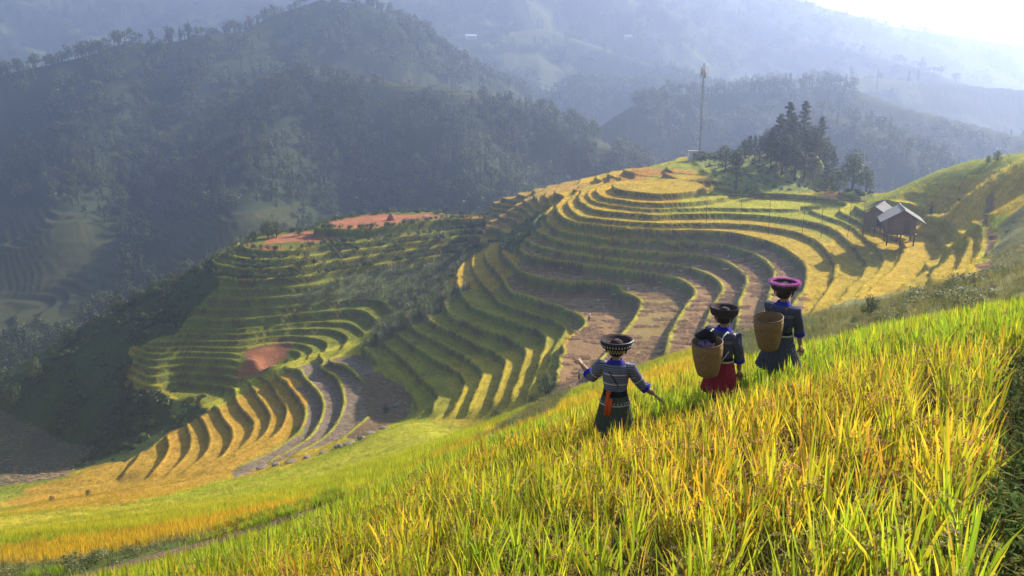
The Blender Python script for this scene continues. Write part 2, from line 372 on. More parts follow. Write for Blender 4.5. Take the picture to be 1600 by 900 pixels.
def ground(px, py):                          # height of the finished sheet
    r = math.hypot(px, py); t = math.atan2(px, py)
    i = int(np.clip(np.searchsorted(RR, r) - 1, 0, NR - 2)); j = int(np.clip(np.searchsorted(TH, t) - 1, 0, NT - 2))
    a = (r - RR[i]) / (RR[i + 1] - RR[i]); b = (t - TH[j]) / (TH[j + 1] - TH[j])
    return float((Zall[i, j] * (1 - b) + Zall[i, j + 1] * b) * (1 - a) + (Zall[i + 1, j] * (1 - b) + Zall[i + 1, j + 1] * b) * a)
def groundv(px, py):
    r = np.hypot(px, py); t = np.arctan2(px, py)
    i = np.clip(np.searchsorted(RR, r) - 1, 0, NR - 2); j = np.clip(np.searchsorted(TH, t) - 1, 0, NT - 2)
    a = (r - RR[i]) / (RR[i + 1] - RR[i]); b = (t - TH[j]) / (TH[j + 1] - TH[j])
    return (Zall[i, j] * (1 - b) + Zall[i, j + 1] * b) * (1 - a) + (Zall[i + 1, j] * (1 - b) + Zall[i + 1, j + 1] * b) * a

# ------------------------------------------------------------------ what grows where (plain base colours)
AU, AV = proj(GX, GY, Zall)
_k = np.clip((RG - 60) / 40, 0, 1)                    # field borders wander a little
AU = AU + fbm(GX / 5, GY / 5, 3, 301) * 13 * _k; AV = AV + fbm(GX / 5, GY / 5, 3, 302) * 5 * _k
C = {'gold': (.52,.33,.03), 'green': (.28,.28,.03), 'lime': (.40,.36,.03), 'orange': (.44,.22,.04), 'stub': (.32,.19,.085), 'grey': (.24,.18,.125),
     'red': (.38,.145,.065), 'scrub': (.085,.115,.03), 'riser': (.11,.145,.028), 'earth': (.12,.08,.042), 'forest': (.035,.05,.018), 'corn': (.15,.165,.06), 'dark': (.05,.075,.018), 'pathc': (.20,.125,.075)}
C = {k: np.array(v) for k, v in C.items()}
col = np.zeros((NR, NT, 3)); crop = np.zeros((NR, NT), np.int8)     # crop: 1 rice, 2 scrub, 3 corn, 4 forest
n1 = fbm(GX / 23, GY / 23, 4, 31)[..., None]; n2 = fbm(GX / 2.2, GY / 2.2, 3, 41)[..., None]; n3 = fbm(GX / .5, GY / .5, 2, 51)[..., None]
rice = C['gold'] * .5 + C['green'] * .5
mixg = np.clip(.5 + n1 * 1.6, 0, 1)
col[:] = C['gold'] * mixg + C['green'] * (1 - mixg); crop[:] = 1
def paint(polys, c, cr, rmin=0, rmax=1e9, soft_=0):
    for p in polys:
        m = inpoly(AU, AV, p) & (RG > rmin) & (RG < rmax) & (GY > 0)
        if m.any(): col[m] = C[c] if isinstance(c, str) else c; crop[m] = cr
paint([[(940,270),(1110,272),(1112,306),(1330,316),(1345,350),(1300,345),(1150,330),(940,330)]], C['green'] * .6 + C['gold'] * .4, 1, 90, 215)
paint([[(940,275),(1108,275),(1108,306),(1040,322),(860,370),(850,330),(900,290)]], 'gold', 1, 90, 215)
paint([[(1108,298),(1160,303),(1345,318),(1345,362),(1280,352),(1040,337),(1040,322)]], 'lime', 1, 90, 215)
paint([[(860,320),(1020,340),(1200,345),(1300,380),(1310,440),(1260,500),(1230,500),(1255,440),(1240,405),(1180,378),(1020,366),(880,350)]], C['gold'] * .8 + C['green'] * .2, 1, 90, 215)
paint([[(1290,350),(1350,360),(1500,350),(1545,330),(1540,430),(1400,480),(1250,500),(1310,420)]], C['gold'] * .75 + C['lime'] * .25, 1, 60, 200)
paint([[(1400,300),(1620,250),(1620,330),(1550,330),(1460,345),(1380,350)]], C['lime'] * .7 + C['gold'] * .3, 1, 80, 200)
paint([[(1460,300),(1620,255),(1620,340),(1545,340),(1470,345),(1450,320)]], C['gold'] * .8 + C['lime'] * .2, 1, 80, 200)
# harvested paddies
paint([[(820,372),(870,360),(1020,378),(1140,376),(1240,400),(1258,440),(1250,520),(1100,560),(1080,590),(860,620),(862,560),(905,520),(780,452),(790,420),(812,410)]], 'stub', 0, 90, 215)
paint([[(960,448),(1060,455),(1085,470),(1030,570),(990,580),(985,520)]], C['stub'] * .7 + C['green'] * .25, 0, 90, 215)
paint([[(440,575),(520,555),(545,545),(600,590),(590,650),(520,690),(370,745),(360,735),(470,680),(480,650)]], 'grey', 0, 90, 215)
paint([[(556,590),(600,580),(645,620),(640,650),(560,690),(540,680),(576,650)]], 'red', 0, 90, 215)
col[inpoly(AU, AV, [(556,590),(600,580),(645,620),(640,650),(560,690),(540,680),(576,650)]) & (RG > 90) & (RG < 215)] = C['earth'] * 1.5
# fans of gold and green on the left
paint([[(700,345),(800,360),(812,410),(780,450),(720,460),(700,455),(715,400)]], 'gold', 1, 140, 215)
paint([[(560,540),(600,500),(690,455),(780,452),(905,495),(880,530),(860,620),(770,680),(650,680),(655,630),(600,560)]], C['green'] * .8 + C['gold'] * .2, 1, 110, 215)
paint([[(700,560),(860,540),(862,620),(780,680),(650,700),(700,640)],], C['gold'] * .5 + C['lime'] * .5, 1, 110, 215)
paint([[(180,720),(330,640),(440,570),(480,620),(480,660),(360,740),(240,790),(0,790),(60,760)]], C['gold'] * .6 + C['orange'] * .4, 1, 110, 215)
paint([[(290,620),(440,568),(560,530),(575,505),(600,490),(590,540),(440,585),(330,640)],[(220,700),(300,640),(320,640),(250,690)]], 'lime', 1, 110, 215)
# left hill
paint([[(300,640),(200,560),(300,440),(480,440),(600,470),(610,500),(560,530),(440,570)]], C['green'] * .75, 1, 165, 300)
paint([[(450,462),(560,425),(720,405),(740,390),(700,440),(672,470),(630,490),(600,470),(540,470),(480,476)]], 'corn', 3, 150, 300)
paint([[(735,390),(780,372),(830,340),(860,325),(850,345),(812,375),(800,400),(770,376),(740,400)]], 'scrub', 2, 150, 300)
paint([[(700,445),(735,450),(700,480),(620,520),(590,545),(560,545),(600,505),(672,465)]], C['scrub'] * .8 + C['stub'] * .3, 3, 150, 300)
paint([[(360,340),(504,330),(720,325),(760,350),(750,378),(700,395),(560,420),(480,440),(350,435),(310,430),(330,400)]], C['green'] * .55, 0, 180, 300)
paint([[(505,352),(540,341),(600,336),(680,334),(706,338),(690,341),(620,350),(570,356),(530,357)],[(405,382),(420,372),(470,362),(500,362),(530,372),(480,380)]], 'red', 0, 180, 300)
paint([[(380,378),(386,388),(448,391),(448,387),(396,384),(388,376)],[(380,545),(430,530),(462,534),(450,560),(400,585),(370,600),(385,570)]], C['red'] * .75, 0, 165, 300)
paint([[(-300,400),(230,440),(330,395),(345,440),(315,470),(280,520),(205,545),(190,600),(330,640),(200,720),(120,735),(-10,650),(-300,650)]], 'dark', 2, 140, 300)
paint([[(-300,660),(0,640),(100,690),(160,700),(100,745),(0,760),(-300,760)]], C['grey'] * .4 + C['riser'] * .2, 0, 120, 300)  # valley stubble, its shade painted in as a darker colour
# back ridge, knoll
paint([[(720,345),(760,365),(830,345),(870,305),(900,297),(930,290),(850,270),(700,300)]], C['gold'] * .5 + C['stub'] * .5, 1, 190, 300)
paint([[(930,290),(1000,262),(1090,270),(960,285)]], 'orange', 1, 190, 300)
paint([[(990,262),(1080,240),(1110,272),(1150,297),(1310,300),(1370,312),(1310,200),(1100,200),(1000,240)]], C['scrub'] * .9 + C['green'] * .45, 2, 180, 300)
paint([[(1270,318),(1300,290),(1320,312)]], C['orange'], 0, 150, 260)
# smooth fields in front
paint([[(-400,860),(0,850),(230,835),(400,800),(560,768),(640,740),(640,715),(400,770),(100,800),(-400,830)]], C['lime'] * .75 + C['gold'] * .25, 1, 40, 140)
paint([[(-400,870),(0,856),(150,838),(300,815),(430,790),(560,772),(330,845),(0,930),(-400,940)]], C['gold'] * .7 + C['orange'] * .3, 1, 27, 66)
paint([[(350,750),(480,722),(560,692),(650,650),(760,680),(870,640),(700,700),(600,760),(400,775),(200,790)]], 'lime', 1, 40, 150)
paint([[(850,655),(1000,588),(1090,560),(1100,575),(900,640),(860,660)]], 'gold', 1, 30, 90)
paint([[(1240,505),(1330,470),(1400,460),(1500,440),(1525,430),(1555,400),(1560,330),(1620,300),(1900,300),(1800,500),(1600,500),(1400,530),(1250,560)]], C['scrub'] * 1.3 + C['stub'] * .4, 2, 18, 125)
paint([[(1170,500),(1240,490),(1300,500),(1250,560),(1160,560),(1090,580)]], C['scrub'] * 1.2, 2, 14, 110)
paint([[(720,700),(790,660),(880,610),(905,600),(870,640),(760,700)]], 'scrub', 2, 50, 120)
paint([[(90,905),(330,842),(560,772),(575,774),(345,850),(130,910)],[(560,772),(590,762),(590,770),(570,778)]], 'pathc', 0, 24, 55)
paint([[(-400,880),(0,882),(100,878),(330,832),(400,815),(330,842),(90,905),(-300,990)]], C['scrub'] * 1.3, 2, 24, 60)
gap = (crop == 1) & (GY > 24.6) & (GY < 28.5) & (AU < 600)
col[gap] = C['earth'] * 1.2; crop[gap] = 0
# far slopes
far = RG > 275
fn = fbm(GX / 60, GY / 60, 4, 77)
col[far] = C['forest']; crop[far] = 4
m = np.zeros((NR, NT), bool); m[nnear:] = FTm > .4
col[m] = C['scrub'] * .42 + C['earth'] * .15; crop[m] = 0  # far terraces darkened: the shadow over them is put into the colour
op = far & (RG > 880) & (fn > .12) & ~m
col[op] = C['scrub'] * .8 + C['stub'] * .12; crop[op] = 5
# path up the right-hand side
def seg_dist(u, v, pl):
    d = np.full(u.shape, 1e9)
    for (x1, y1), (x2, y2) in zip(pl[:-1], pl[1:]):
        L = (x2 - x1) ** 2 + (y2 - y1) ** 2 + 1e-9; t = np.clip(((u - x1) * (x2 - x1) + (v - y1) * (y2 - y1)) / L, 0, 1)
        d = np.minimum(d, np.hypot(u - x1 - t * (x2 - x1), v - y1 - t * (y2 - y1)))
    return d
PATHW = [wd(*c)[:2] for c in [(1548,300,134),(1551,322,124),(1536,330,119),(1540,350,112),(1552,365,105),(1542,385,98),(1540,412,88),(1532,432,80)]]
pm = (seg_dist(GX, GY, PATHW) < .55 + .25 * n2[..., 0]) & (RG < 200)
col[pm] = C['pathc']; crop[pm] = 0
# risers: grassy banks with bare earth showing
R3 = ris[..., None]; rk = np.clip(.62 + n2[:nnear] * 1.3 + n1[:nnear] * .6, 0, 1)
base = C['riser'] * rk + C['earth'] * (1 - rk)
sun_tint = np.clip((AU[:nnear] - 1380) / 60, 0, 1)[..., None] * (RG[:nnear] > 90)[..., None]
base = base * (1 - sun_tint) + (C['lime'] * .8) * sun_tint  # right-hand banks tinted lime, sunlight put into their colour
w3 = np.clip(R3 * 3, 0, 1)
isr = ((crop[:nnear] == 1) | (crop[:nnear] == 0))[..., None]
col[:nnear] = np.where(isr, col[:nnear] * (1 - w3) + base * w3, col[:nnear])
crop[:nnear][(ris > .3) & isr[..., 0]] = 6
bm3 = np.clip(berm * 2.2, 0, 1)[..., None] * (crop[:nnear] == 0)[..., None]
col[:nnear] = col[:nnear] * (1 - bm3) + (C['lime'] * 1.05) * bm3
col = col * (1 + .22 * n1 * 0 + .25 * n2 + .15 * n3)
tone = (vnoise(lev * 7.3, lev * 3.1, 5) - .5)[..., None]
col[:nnear] *= (1 + .25 * tone * np.array([1, .6, .4]) * (crop[:nnear] == 1)[..., None])
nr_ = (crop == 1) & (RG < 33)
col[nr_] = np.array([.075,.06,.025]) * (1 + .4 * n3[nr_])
col = np.clip(col, .004, .8)

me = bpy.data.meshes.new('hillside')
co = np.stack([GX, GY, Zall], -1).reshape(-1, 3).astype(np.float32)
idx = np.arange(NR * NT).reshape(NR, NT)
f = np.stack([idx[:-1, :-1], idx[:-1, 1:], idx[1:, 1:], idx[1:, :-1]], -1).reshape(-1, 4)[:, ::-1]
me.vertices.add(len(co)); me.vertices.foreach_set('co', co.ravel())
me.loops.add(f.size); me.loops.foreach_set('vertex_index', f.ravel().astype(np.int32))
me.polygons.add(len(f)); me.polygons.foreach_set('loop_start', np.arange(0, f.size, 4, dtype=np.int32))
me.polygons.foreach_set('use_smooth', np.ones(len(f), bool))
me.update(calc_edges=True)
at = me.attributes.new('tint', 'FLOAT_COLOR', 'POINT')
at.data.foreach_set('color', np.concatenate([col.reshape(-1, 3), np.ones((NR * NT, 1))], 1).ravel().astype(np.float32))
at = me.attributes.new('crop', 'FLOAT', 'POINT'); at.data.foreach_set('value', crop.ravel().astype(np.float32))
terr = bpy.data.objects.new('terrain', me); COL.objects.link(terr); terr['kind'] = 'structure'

# ------------------------------------------------------------------ materials
def mat(name, colr=(.5,.5,.5), rough=.8, noise=0, scale=8, bump=0, spec=.3, metal=0, transl=0, var=0, coord='Object'):
    m = bpy.data.materials.new(name); m.use_nodes = True; t = m.node_tree; b = t.nodes['Principled BSDF']; L = t.links
    b.inputs['Roughness'].default_value = rough; b.inputs['Metallic'].default_value = metal
    b.inputs['Specular IOR Level'].default_value = spec; b.inputs['Base Color'].default_value = (*colr, 1)
    src = None
    if noise or bump:
        tc = t.nodes.new('ShaderNodeTexCoord'); n = t.nodes.new('ShaderNodeTexNoise'); n.inputs['Scale'].default_value = scale; n.inputs['Detail'].default_value = 5
        L.new(tc.outputs[coord], n.inputs['Vector'])
        if noise:
            mx = t.nodes.new('ShaderNodeMix'); mx.data_type = 'RGBA'
            mx.inputs[6].default_value = (*[c * (1 - noise) for c in colr], 1); mx.inputs[7].default_value = (*[min(1, c * (1 + noise)) for c in colr], 1)
            L.new(n.outputs['Fac'], mx.inputs[0]); src = mx.outputs[2]
        if bump:
            bp = t.nodes.new('ShaderNodeBump'); bp.inputs['Strength'].default_value = bump; bp.inputs['Distance'].default_value = .05
            L.new(n.outputs['Fac'], bp.inputs['Height']); L.new(bp.outputs[0], b.inputs['Normal'])
    if var:
        oi = t.nodes.new('ShaderNodeObjectInfo'); hs = t.nodes.new('ShaderNodeHueSaturation')
        mr = t.nodes.new('ShaderNodeMapRange'); mr.inputs[3].default_value = 1 - var; mr.inputs[4].default_value = 1 + var
        mh = t.nodes.new('ShaderNodeMapRange'); mh.inputs[3].default_value = .5 - var * .06; mh.inputs[4].default_value = .5 + var * .06
        L.new(oi.outputs['Random'], mr.inputs[0]); L.new(oi.outputs['Random'], mh.inputs[0]); L.new(mr.outputs[0], hs.inputs['Value']); L.new(mh.outputs[0], hs.inputs['Hue'])
        if src: L.new(src, hs.inputs['Color'])
        else: hs.inputs['Color'].default_value = (*colr, 1)
        src = hs.outputs[0]
    if src: L.new(src, b.inputs['Base Color'])
    if transl:
        tr = t.nodes.new('ShaderNodeBsdfTranslucent'); ms = t.nodes.new('ShaderNodeMixShader'); ms.inputs[0].default_value = transl
        tr.inputs['Color'].default_value = (*colr, 1)
        if src: L.new(src, tr.inputs['Color'])
        L.new(b.outputs[0], ms.inputs[1]); L.new(tr.outputs[0], ms.inputs[2]); L.new(ms.outputs[0], t.nodes['Material Output'].inputs[0])
    return m
def terrain_mat():
    m = bpy.data.materials.new('planted_ground'); m.use_nodes = True; t = m.node_tree; b = t.nodes['Principled BSDF']; L = t.links
    b.inputs['Roughness'].default_value = .95; b.inputs['Specular IOR Level'].default_value = .1
    a = t.nodes.new('ShaderNodeAttribute'); a.attribute_name = 'tint'
    tc = t.nodes.new('ShaderNodeTexCoord')
    n = t.nodes.new('ShaderNodeTexNoise'); n.inputs['Scale'].default_value = 2.2; n.inputs['Detail'].default_value = 6; n.inputs['Roughness'].default_value = .75
    L.new(tc.outputs['Object'], n.inputs['Vector'])
    mr = t.nodes.new('ShaderNodeMapRange'); mr.inputs[1].default_value = .3; mr.inputs[2].default_value = .7; mr.inputs[3].default_value = .62; mr.inputs[4].default_value = 1.38
    L.new(n.outputs['Fac'], mr.inputs[0])
    mx = t.nodes.new('ShaderNodeVectorMath'); mx.operation = 'SCALE'; L.new(a.outputs['Color'], mx.inputs[0]); L.new(mr.outputs[0], mx.inputs['Scale'])
    L.new(mx.outputs[0], b.inputs['Base Color'])
    bp = t.nodes.new('ShaderNodeBump'); bp.inputs['Strength'].default_value = .8; bp.inputs['Distance'].default_value = .25
    L.new(n.outputs['Fac'], bp.inputs['Height']); L.new(bp.outputs[0], b.inputs['Normal'])
    return m
me.materials.append(terrain_mat())

# ------------------------------------------------------------------ haze
bm = bmesh.new(); bmesh.ops.create_cube(bm, size=1)
hm = bpy.data.meshes.new('haze'); bm.to_mesh(hm); bm.free()
hz = bpy.data.objects.new('haze', hm); COL.objects.link(hz); hz['kind'] = 'stuff'
zmin, zmax = float(Zall.min()) - 2, float(Zall.max()) + 25
hz.scale = (7600, 7600, zmax - zmin); hz.location = (0, 0, (zmax + zmin) / 2)
m = bpy.data.materials.new('valley_haze'); m.use_nodes = True; t = m.node_tree; t.nodes.remove(t.nodes['Principled BSDF'])
pv = t.nodes.new('ShaderNodeVolumePrincipled'); pv.inputs['Color'].default_value = (.54, .66, 1, 1); pv.inputs['Density'].default_value = HAZE_D; pv.inputs['Anisotropy'].default_value = HAZE_G
t.links.new(pv.outputs[0], t.nodes['Material Output'].inputs['Volume']); hm.materials.append(m)
print('haze', zmin, zmax)

# ------------------------------------------------------------------ object helpers
def link(name, me, m=None, parent=None):
    o = bpy.data.objects.new(name, me); COL.objects.link(o)
    if m is not None and me is not None and not me.materials: me.materials.append(m)
    if parent is not None: o.parent = parent
    return o
def thing(name, label, cat, loc=(0,0,0), rz=0, group=None):
    o = bpy.data.objects.new(name, None); COL.objects.link(o); o.empty_display_size = .2
    o.location = loc; o.rotation_euler = (0, 0, rz); o['label'] = label; o['category'] = cat
    if group: o['group'] = group
    return o
def tag(o, label, cat, group=None):
    o['label'] = label; o['category'] = cat
    if group: o['group'] = group
    return o
def mesh_from(name, V, F, tint=None, smooth=False):
    me = bpy.data.meshes.new(name); me.from_pydata([tuple(map(float, v)) for v in V], [], F); me.update()
    if tint is not None:
        a = me.attributes.new('tint', 'FLOAT_COLOR', 'POINT')
        a.data.foreach_set('color', np.array([[*t, 1] for t in tint], np.float32).ravel())
    if smooth: me.polygons.foreach_set('use_smooth', np.ones(len(me.polygons), bool))
    return me
class MB:
    """collects shapes for one mesh"""
    def __init__(s): s.V = []; s.F = []; s.T = []
    def add(s, V, F, t=(1,1,1)):
        n = len(s.V); s.V += [tuple(v) for v in V]; s.F += [tuple(i + n for i in f) for f in F]; s.T += [t] * len(V)
    def box(s, c, d, R=None, t=(1,1,1)):
        V = [Vector((sx * d[0] / 2, sy * d[1] / 2, sz * d[2] / 2)) for sx in (-1,1) for sy in (-1,1) for sz in (-1,1)]
        if R is not None: V = [R @ v for v in V]
        V = [v + Vector(c) for v in V]
        s.add(V, [(0,1,3,2),(4,6,7,5),(0,4,5,1),(2,3,7,6),(0,2,6,4),(1,5,7,3)], t)
    def tube(s, pts, rad, n=8, t=(1,1,1), cap=True, flat=1.0):
        pts = [Vector(p) for p in pts]; V = []; F = []
        up = Vector((0,0,1)) if abs((pts[-1] - pts[0]).normalized().z) < .9 else Vector((1,0,0))
        for i, p in enumerate(pts):
            d = (pts[min(i + 1, len(pts) - 1)] - pts[max(i - 1, 0)]).normalized()
            a = d.cross(up).normalized(); b = a.cross(d)
            r = rad[i] if hasattr(rad, '__len__') else rad
            for k in range(n):
                an = 2 * math.pi * k / n; V.append(p + a * math.cos(an) * r + b * math.sin(an) * r * flat)
        for i in range(len(pts) - 1):
            for k in range(n): F.append((i * n + k, i * n + (k + 1) % n, (i + 1) * n + (k + 1) % n, (i + 1) * n + k))
        if cap: F.append(tuple(range(n))[::-1]); F.append(tuple((len(pts) - 1) * n + k for k in range(n)))
        s.add(V, F, t)
    def loft(s, rings, n=20, t=(1,1,1), cap=(True, True), pleat=0, amp=0):
        """rings: (cx, cy, z, rx, ry)"""
        V = []; F = []
        for j, (cx, cy, z, rx, ry) in enumerate(rings):
            q = j / max(1, len(rings) - 1)
            for k in range(n):
                an = 2 * math.pi * k / n; f = 1 + (amp * q * math.cos(pleat * an) if pleat else 0)
                V.append((cx + rx * f * math.cos(an), cy + ry * f * math.sin(an), z))
        for i in range(len(rings) - 1):
            for k in range(n): F.append((i * n + k, i * n + (k + 1) % n, (i + 1) * n + (k + 1) % n, (i + 1) * n + k))
        if cap[0]: F.append(tuple(range(n))[::-1])
        if cap[1]: F.append(tuple((len(rings) - 1) * n + k for k in range(n)))
        s.add(V, F, t)
    def mesh(s, name, smooth=False): return mesh_from(name, s.V, s.F, s.T, smooth)
    def build(s, name, m, parent=None, smooth=True): return link(name, s.mesh(name, smooth), m, parent)
_R = np.linspace(2, 420, 4000)
def hit(u, v, rmin=3):
    dx = (u - 800) / FPX; k = (450 - v) / FPX; dy = CP + SP * k; dz = -SP + CP * k
    X, Y, Z = dx / dy * _R, _R, dz / dy * _R
    g = groundv(X, Y); b = np.nonzero((g >= Z) & (_R > rmin))[0]
    i = b[0] if len(b) else len(_R) - 1
    return (float(X[i]), float(Y[i]), float(g[i]))
def atd(u, D): return ((u - 800) / FPX * D * 1.0, D)
def spot(u, v, D):                              # point at a known distance, dropped on the ground
    x_, y_, z_ = wd(u, v, D); return (x_, y_, ground(x_, y_))

# ------------------------------------------------------------------ leaves and blades
def leaf_mat(name, rough=.6, transl=.35, var=.25, zone=False, spec=.3):
    m = bpy.data.materials.new(name); m.use_nodes = True; t = m.node_tree; b = t.nodes['Principled BSDF']; L = t.links
    b.inputs['Roughness'].default_value = rough; b.inputs['Specular IOR Level'].default_value = spec
    a = t.nodes.new('ShaderNodeAttribute'); a.attribute_name = 'tint'
    src = a.outputs['Color']
    if zone:
        z = t.nodes.new('ShaderNodeAttribute'); z.attribute_type = 'INSTANCER'; z.attribute_name = 'zone'
        v = t.nodes.new('ShaderNodeVectorMath'); v.operation = 'MULTIPLY'; L.new(src, v.inputs[0]); L.new(z.outputs['Color'], v.inputs[1]); src = v.outputs[0]
    oi = t.nodes.new('ShaderNodeObjectInfo'); hs = t.nodes.new('ShaderNodeHueSaturation')
    mr = t.nodes.new('ShaderNodeMapRange'); mr.inputs[3].default_value = 1 - var; mr.inputs[4].default_value = 1 + var
    L.new(oi.outputs['Random'], mr.inputs[0]); L.new(mr.outputs[0], hs.inputs['Value']); L.new(src, hs.inputs['Color'])
    L.new(hs.outputs[0], b.inputs['Base Color'])
    tr = t.nodes.new('ShaderNodeBsdfTranslucent'); ms = t.nodes.new('ShaderNodeMixShader'); ms.inputs[0].default_value = transl
    L.new(hs.outputs[0], tr.inputs['Color']); L.new(b.outputs[0], ms.inputs[1]); L.new(tr.outputs[0], ms.inputs[2]); L.new(ms.outputs[0], t.nodes['Material Output'].inputs[0])
    return m
M_RICE = leaf_mat('rice_leaf', .55, .58, .3, True, .2); M_GRASS = leaf_mat('grass_leaf', .8, .45, .25, True, .08)
M_LEAF = leaf_mat('broad_leaf', .6, .35, .22); M_NEEDLE = leaf_mat('pine_needles', .7, .25, .15)
def blade(mb, base, az, length, wid, lean, curve, n, colb, colt, tw=0.0):
    V = []; c, s_ = math.cos(az), math.sin(az); px, py = math.cos(az + math.pi / 2 + tw), math.sin(az + math.pi / 2 + tw)
    T = []
    for i in range(n + 1):
        q = i / n; h = lean * q + curve * q * q
        zz = length * q * (1 - .35 * min(1.5, abs(lean + curve * q)) * q); xx = length * h
        w_ = wid * (1 - q ** 2.2) * (.55 + .45 * min(1, q * 4))
        cx, cy = base[0] + c * xx, base[1] + s_ * xx
        f = q; t = tuple(colb[j] * (1 - f) + colt[j] * f for j in range(3))
        if i < n: V += [(cx - px * w_, cy - py * w_, base[2] + zz), (cx + px * w_, cy + py * w_, base[2] + zz)]; T += [t, t]
        else: V.append((cx, cy, base[2] + zz)); T.append(t)
    F = [(2 * i, 2 * i + 1, 2 * i + 3, 2 * i + 2) for i in range(n - 1)] + [(2 * n - 2, 2 * n - 1, 2 * n)]
    k = len(mb.V); mb.V += V; mb.F += [tuple(i + k for i in f) for f in F]; mb.T += T
YEL, GRN, LIM, ORA, BRN = (.66,.50,.03), (.17,.26,.02), (.42,.46,.03), (.60,.33,.04), (.40,.25,.10)
def rice_tuft(rs, nb, seg, pan, hgt=.84, wid=.0065, spread=.06, zone=False):
    mb = MB()
    def cz(c): return tuple(ci / (.36,.28,.035)[i] * .9 for i, ci in enumerate(c)) if zone else c
    for i in range(nb):
        a = rs.uniform(0, 6.28); r = rs.uniform(0, spread); ln = hgt * rs.uniform(.62, 1.08)
        pick = rs.random(); c = YEL if pick < .46 else LIM if pick < .72 else GRN if pick < .88 else ORA
        blade(mb, (math.cos(a) * r, math.sin(a) * r, 0), a, ln, wid * rs.uniform(.7, 1.3), rs.uniform(.02, .22), rs.uniform(-.02, .2), seg, cz(GRN), cz(c), rs.uniform(-.8, .8))
    for i in range(pan):
        a = rs.uniform(0, 6.28); L0 = hgt * rs.uniform(.68, .9); k = rs.uniform(.1, .22); pts = []
        for q in np.linspace(0, 1, 6):
            pts.append((math.cos(a) * k * q * q * 1.5, math.sin(a) * k * q * q * 1.5, L0 * (q if q < .8 else .8 + (q - .8) * .2)))
        e = Vector(pts[-1]); nseg = 9
        for j in range(nseg):
            q = j / (nseg - 1); c_ = e + Vector((math.cos(a) * .13 * q, math.sin(a) * .13 * q, -.17 * q * q))
            for h in range(4):
                d = Vector((rs.uniform(-1, 1), rs.uniform(-1, 1), rs.uniform(-1.6, .2))).normalized() * .010
                sd_ = Vector((rs.uniform(-1, 1), rs.uniform(-1, 1), 0)).normalized() * .0042
                p0 = c_ + d * .4
                t = cz(tuple(x_ * rs.uniform(.8, 1.35) for x_ in (BRN if rs.random() < .55 else (.5,.34,.09))))
                mb.add([p0 - sd_, p0 + d, p0 + sd_, p0 - d], [(0,1,2,3)], t)
        blade(mb, (0, 0, 0), a, L0, .003, .02, k * .6, 3, cz(GRN), cz(LIM))
    return mb
def flag_tuft(rs, nb, seg, pan, wid, low=7, stems=5):
    mb = MB()
    for i in range(low):                                              # lower, older leaves
        a = rs.uniform(0, 6.28); r = rs.uniform(.01, .07); c = rs.choice([(.13,.17,.02),(.20,.22,.03),(.26,.18,.05),(.30,.21,.07)])
        blade(mb, (math.cos(a) * r, math.sin(a) * r, 0), a, rs.uniform(.3,.52), wid * .75, rs.uniform(.1,.4), rs.uniform(.1,.5), max(2, seg - 1), (.07,.08,.015), c, rs.uniform(-.8,.8))
    for i in range(stems):
        a = rs.uniform(0, 6.28); r = rs.uniform(.01, .06); blade(mb, (math.cos(a) * r, math.sin(a) * r, 0), a, rs.uniform(.4,.52), .003, rs.uniform(.05,.2), 0, 1, (.10,.11,.02), (.26,.26,.04), 0)
    for i in range(nb):                                               # erect flag leaves
        a = rs.uniform(0, 6.28); r = rs.uniform(0, .085); z0 = rs.uniform(.24,.40); pick = rs.random()
        c0, c1 = ((.34,.42,.02),(.52,.52,.03)) if pick < .46 else ((.22,.33,.02),(.38,.44,.03)) if pick < .74 else ((.52,.44,.03),(.74,.49,.03)) if pick < .93 else ((.46,.28,.04),(.62,.33,.05))
        lean = rs.uniform(-.02,.34) + (.25 if rs.random() < .12 else 0)
        n0 = len(mb.V); blade(mb, (math.cos(a) * r, math.sin(a) * r, z0), a, rs.uniform(.20,.38), wid * rs.uniform(.75,1.3), lean, rs.uniform(0,.16), seg, c0, c1, rs.uniform(-1.2,1.2))
    for i in range(pan):                                              # heavy, nodding ears among and just under the flag leaves
        a = rs.uniform(0, 6.28); r = rs.uniform(.02,.09); L0 = rs.uniform(.36,.55); e = Vector((math.cos(a) * r, math.sin(a) * r, L0)); base = rs.choice([(.38,.24,.09),(.50,.35,.12),(.30,.17,.07),(.46,.36,.09)])
        ln = rs.uniform(.10,.17); dr = rs.uniform(.08,.16)
        for j in range(12):
            q = j / 11; c_ = e + Vector((math.cos(a) * ln * q, math.sin(a) * ln * q, .05 * math.sin(q * 2.2) - dr * q * q))
            for h in range(3):
                d = Vector((rs.uniform(-1, 1), rs.uniform(-1, 1), rs.uniform(-1.5, .3))).normalized() * .0105; sd_ = Vector((rs.uniform(-1, 1), rs.uniform(-1, 1), rs.uniform(-.3,.3))).normalized() * .0042; p0 = c_ + d * rs.uniform(.2, 1.1)
                f = rs.uniform(.75, 1.4); mb.add([p0 - sd_, p0 + d, p0 + sd_, p0 - d], [(0,1,2,3)], tuple(x_ * f for x_ in base))
    return mb
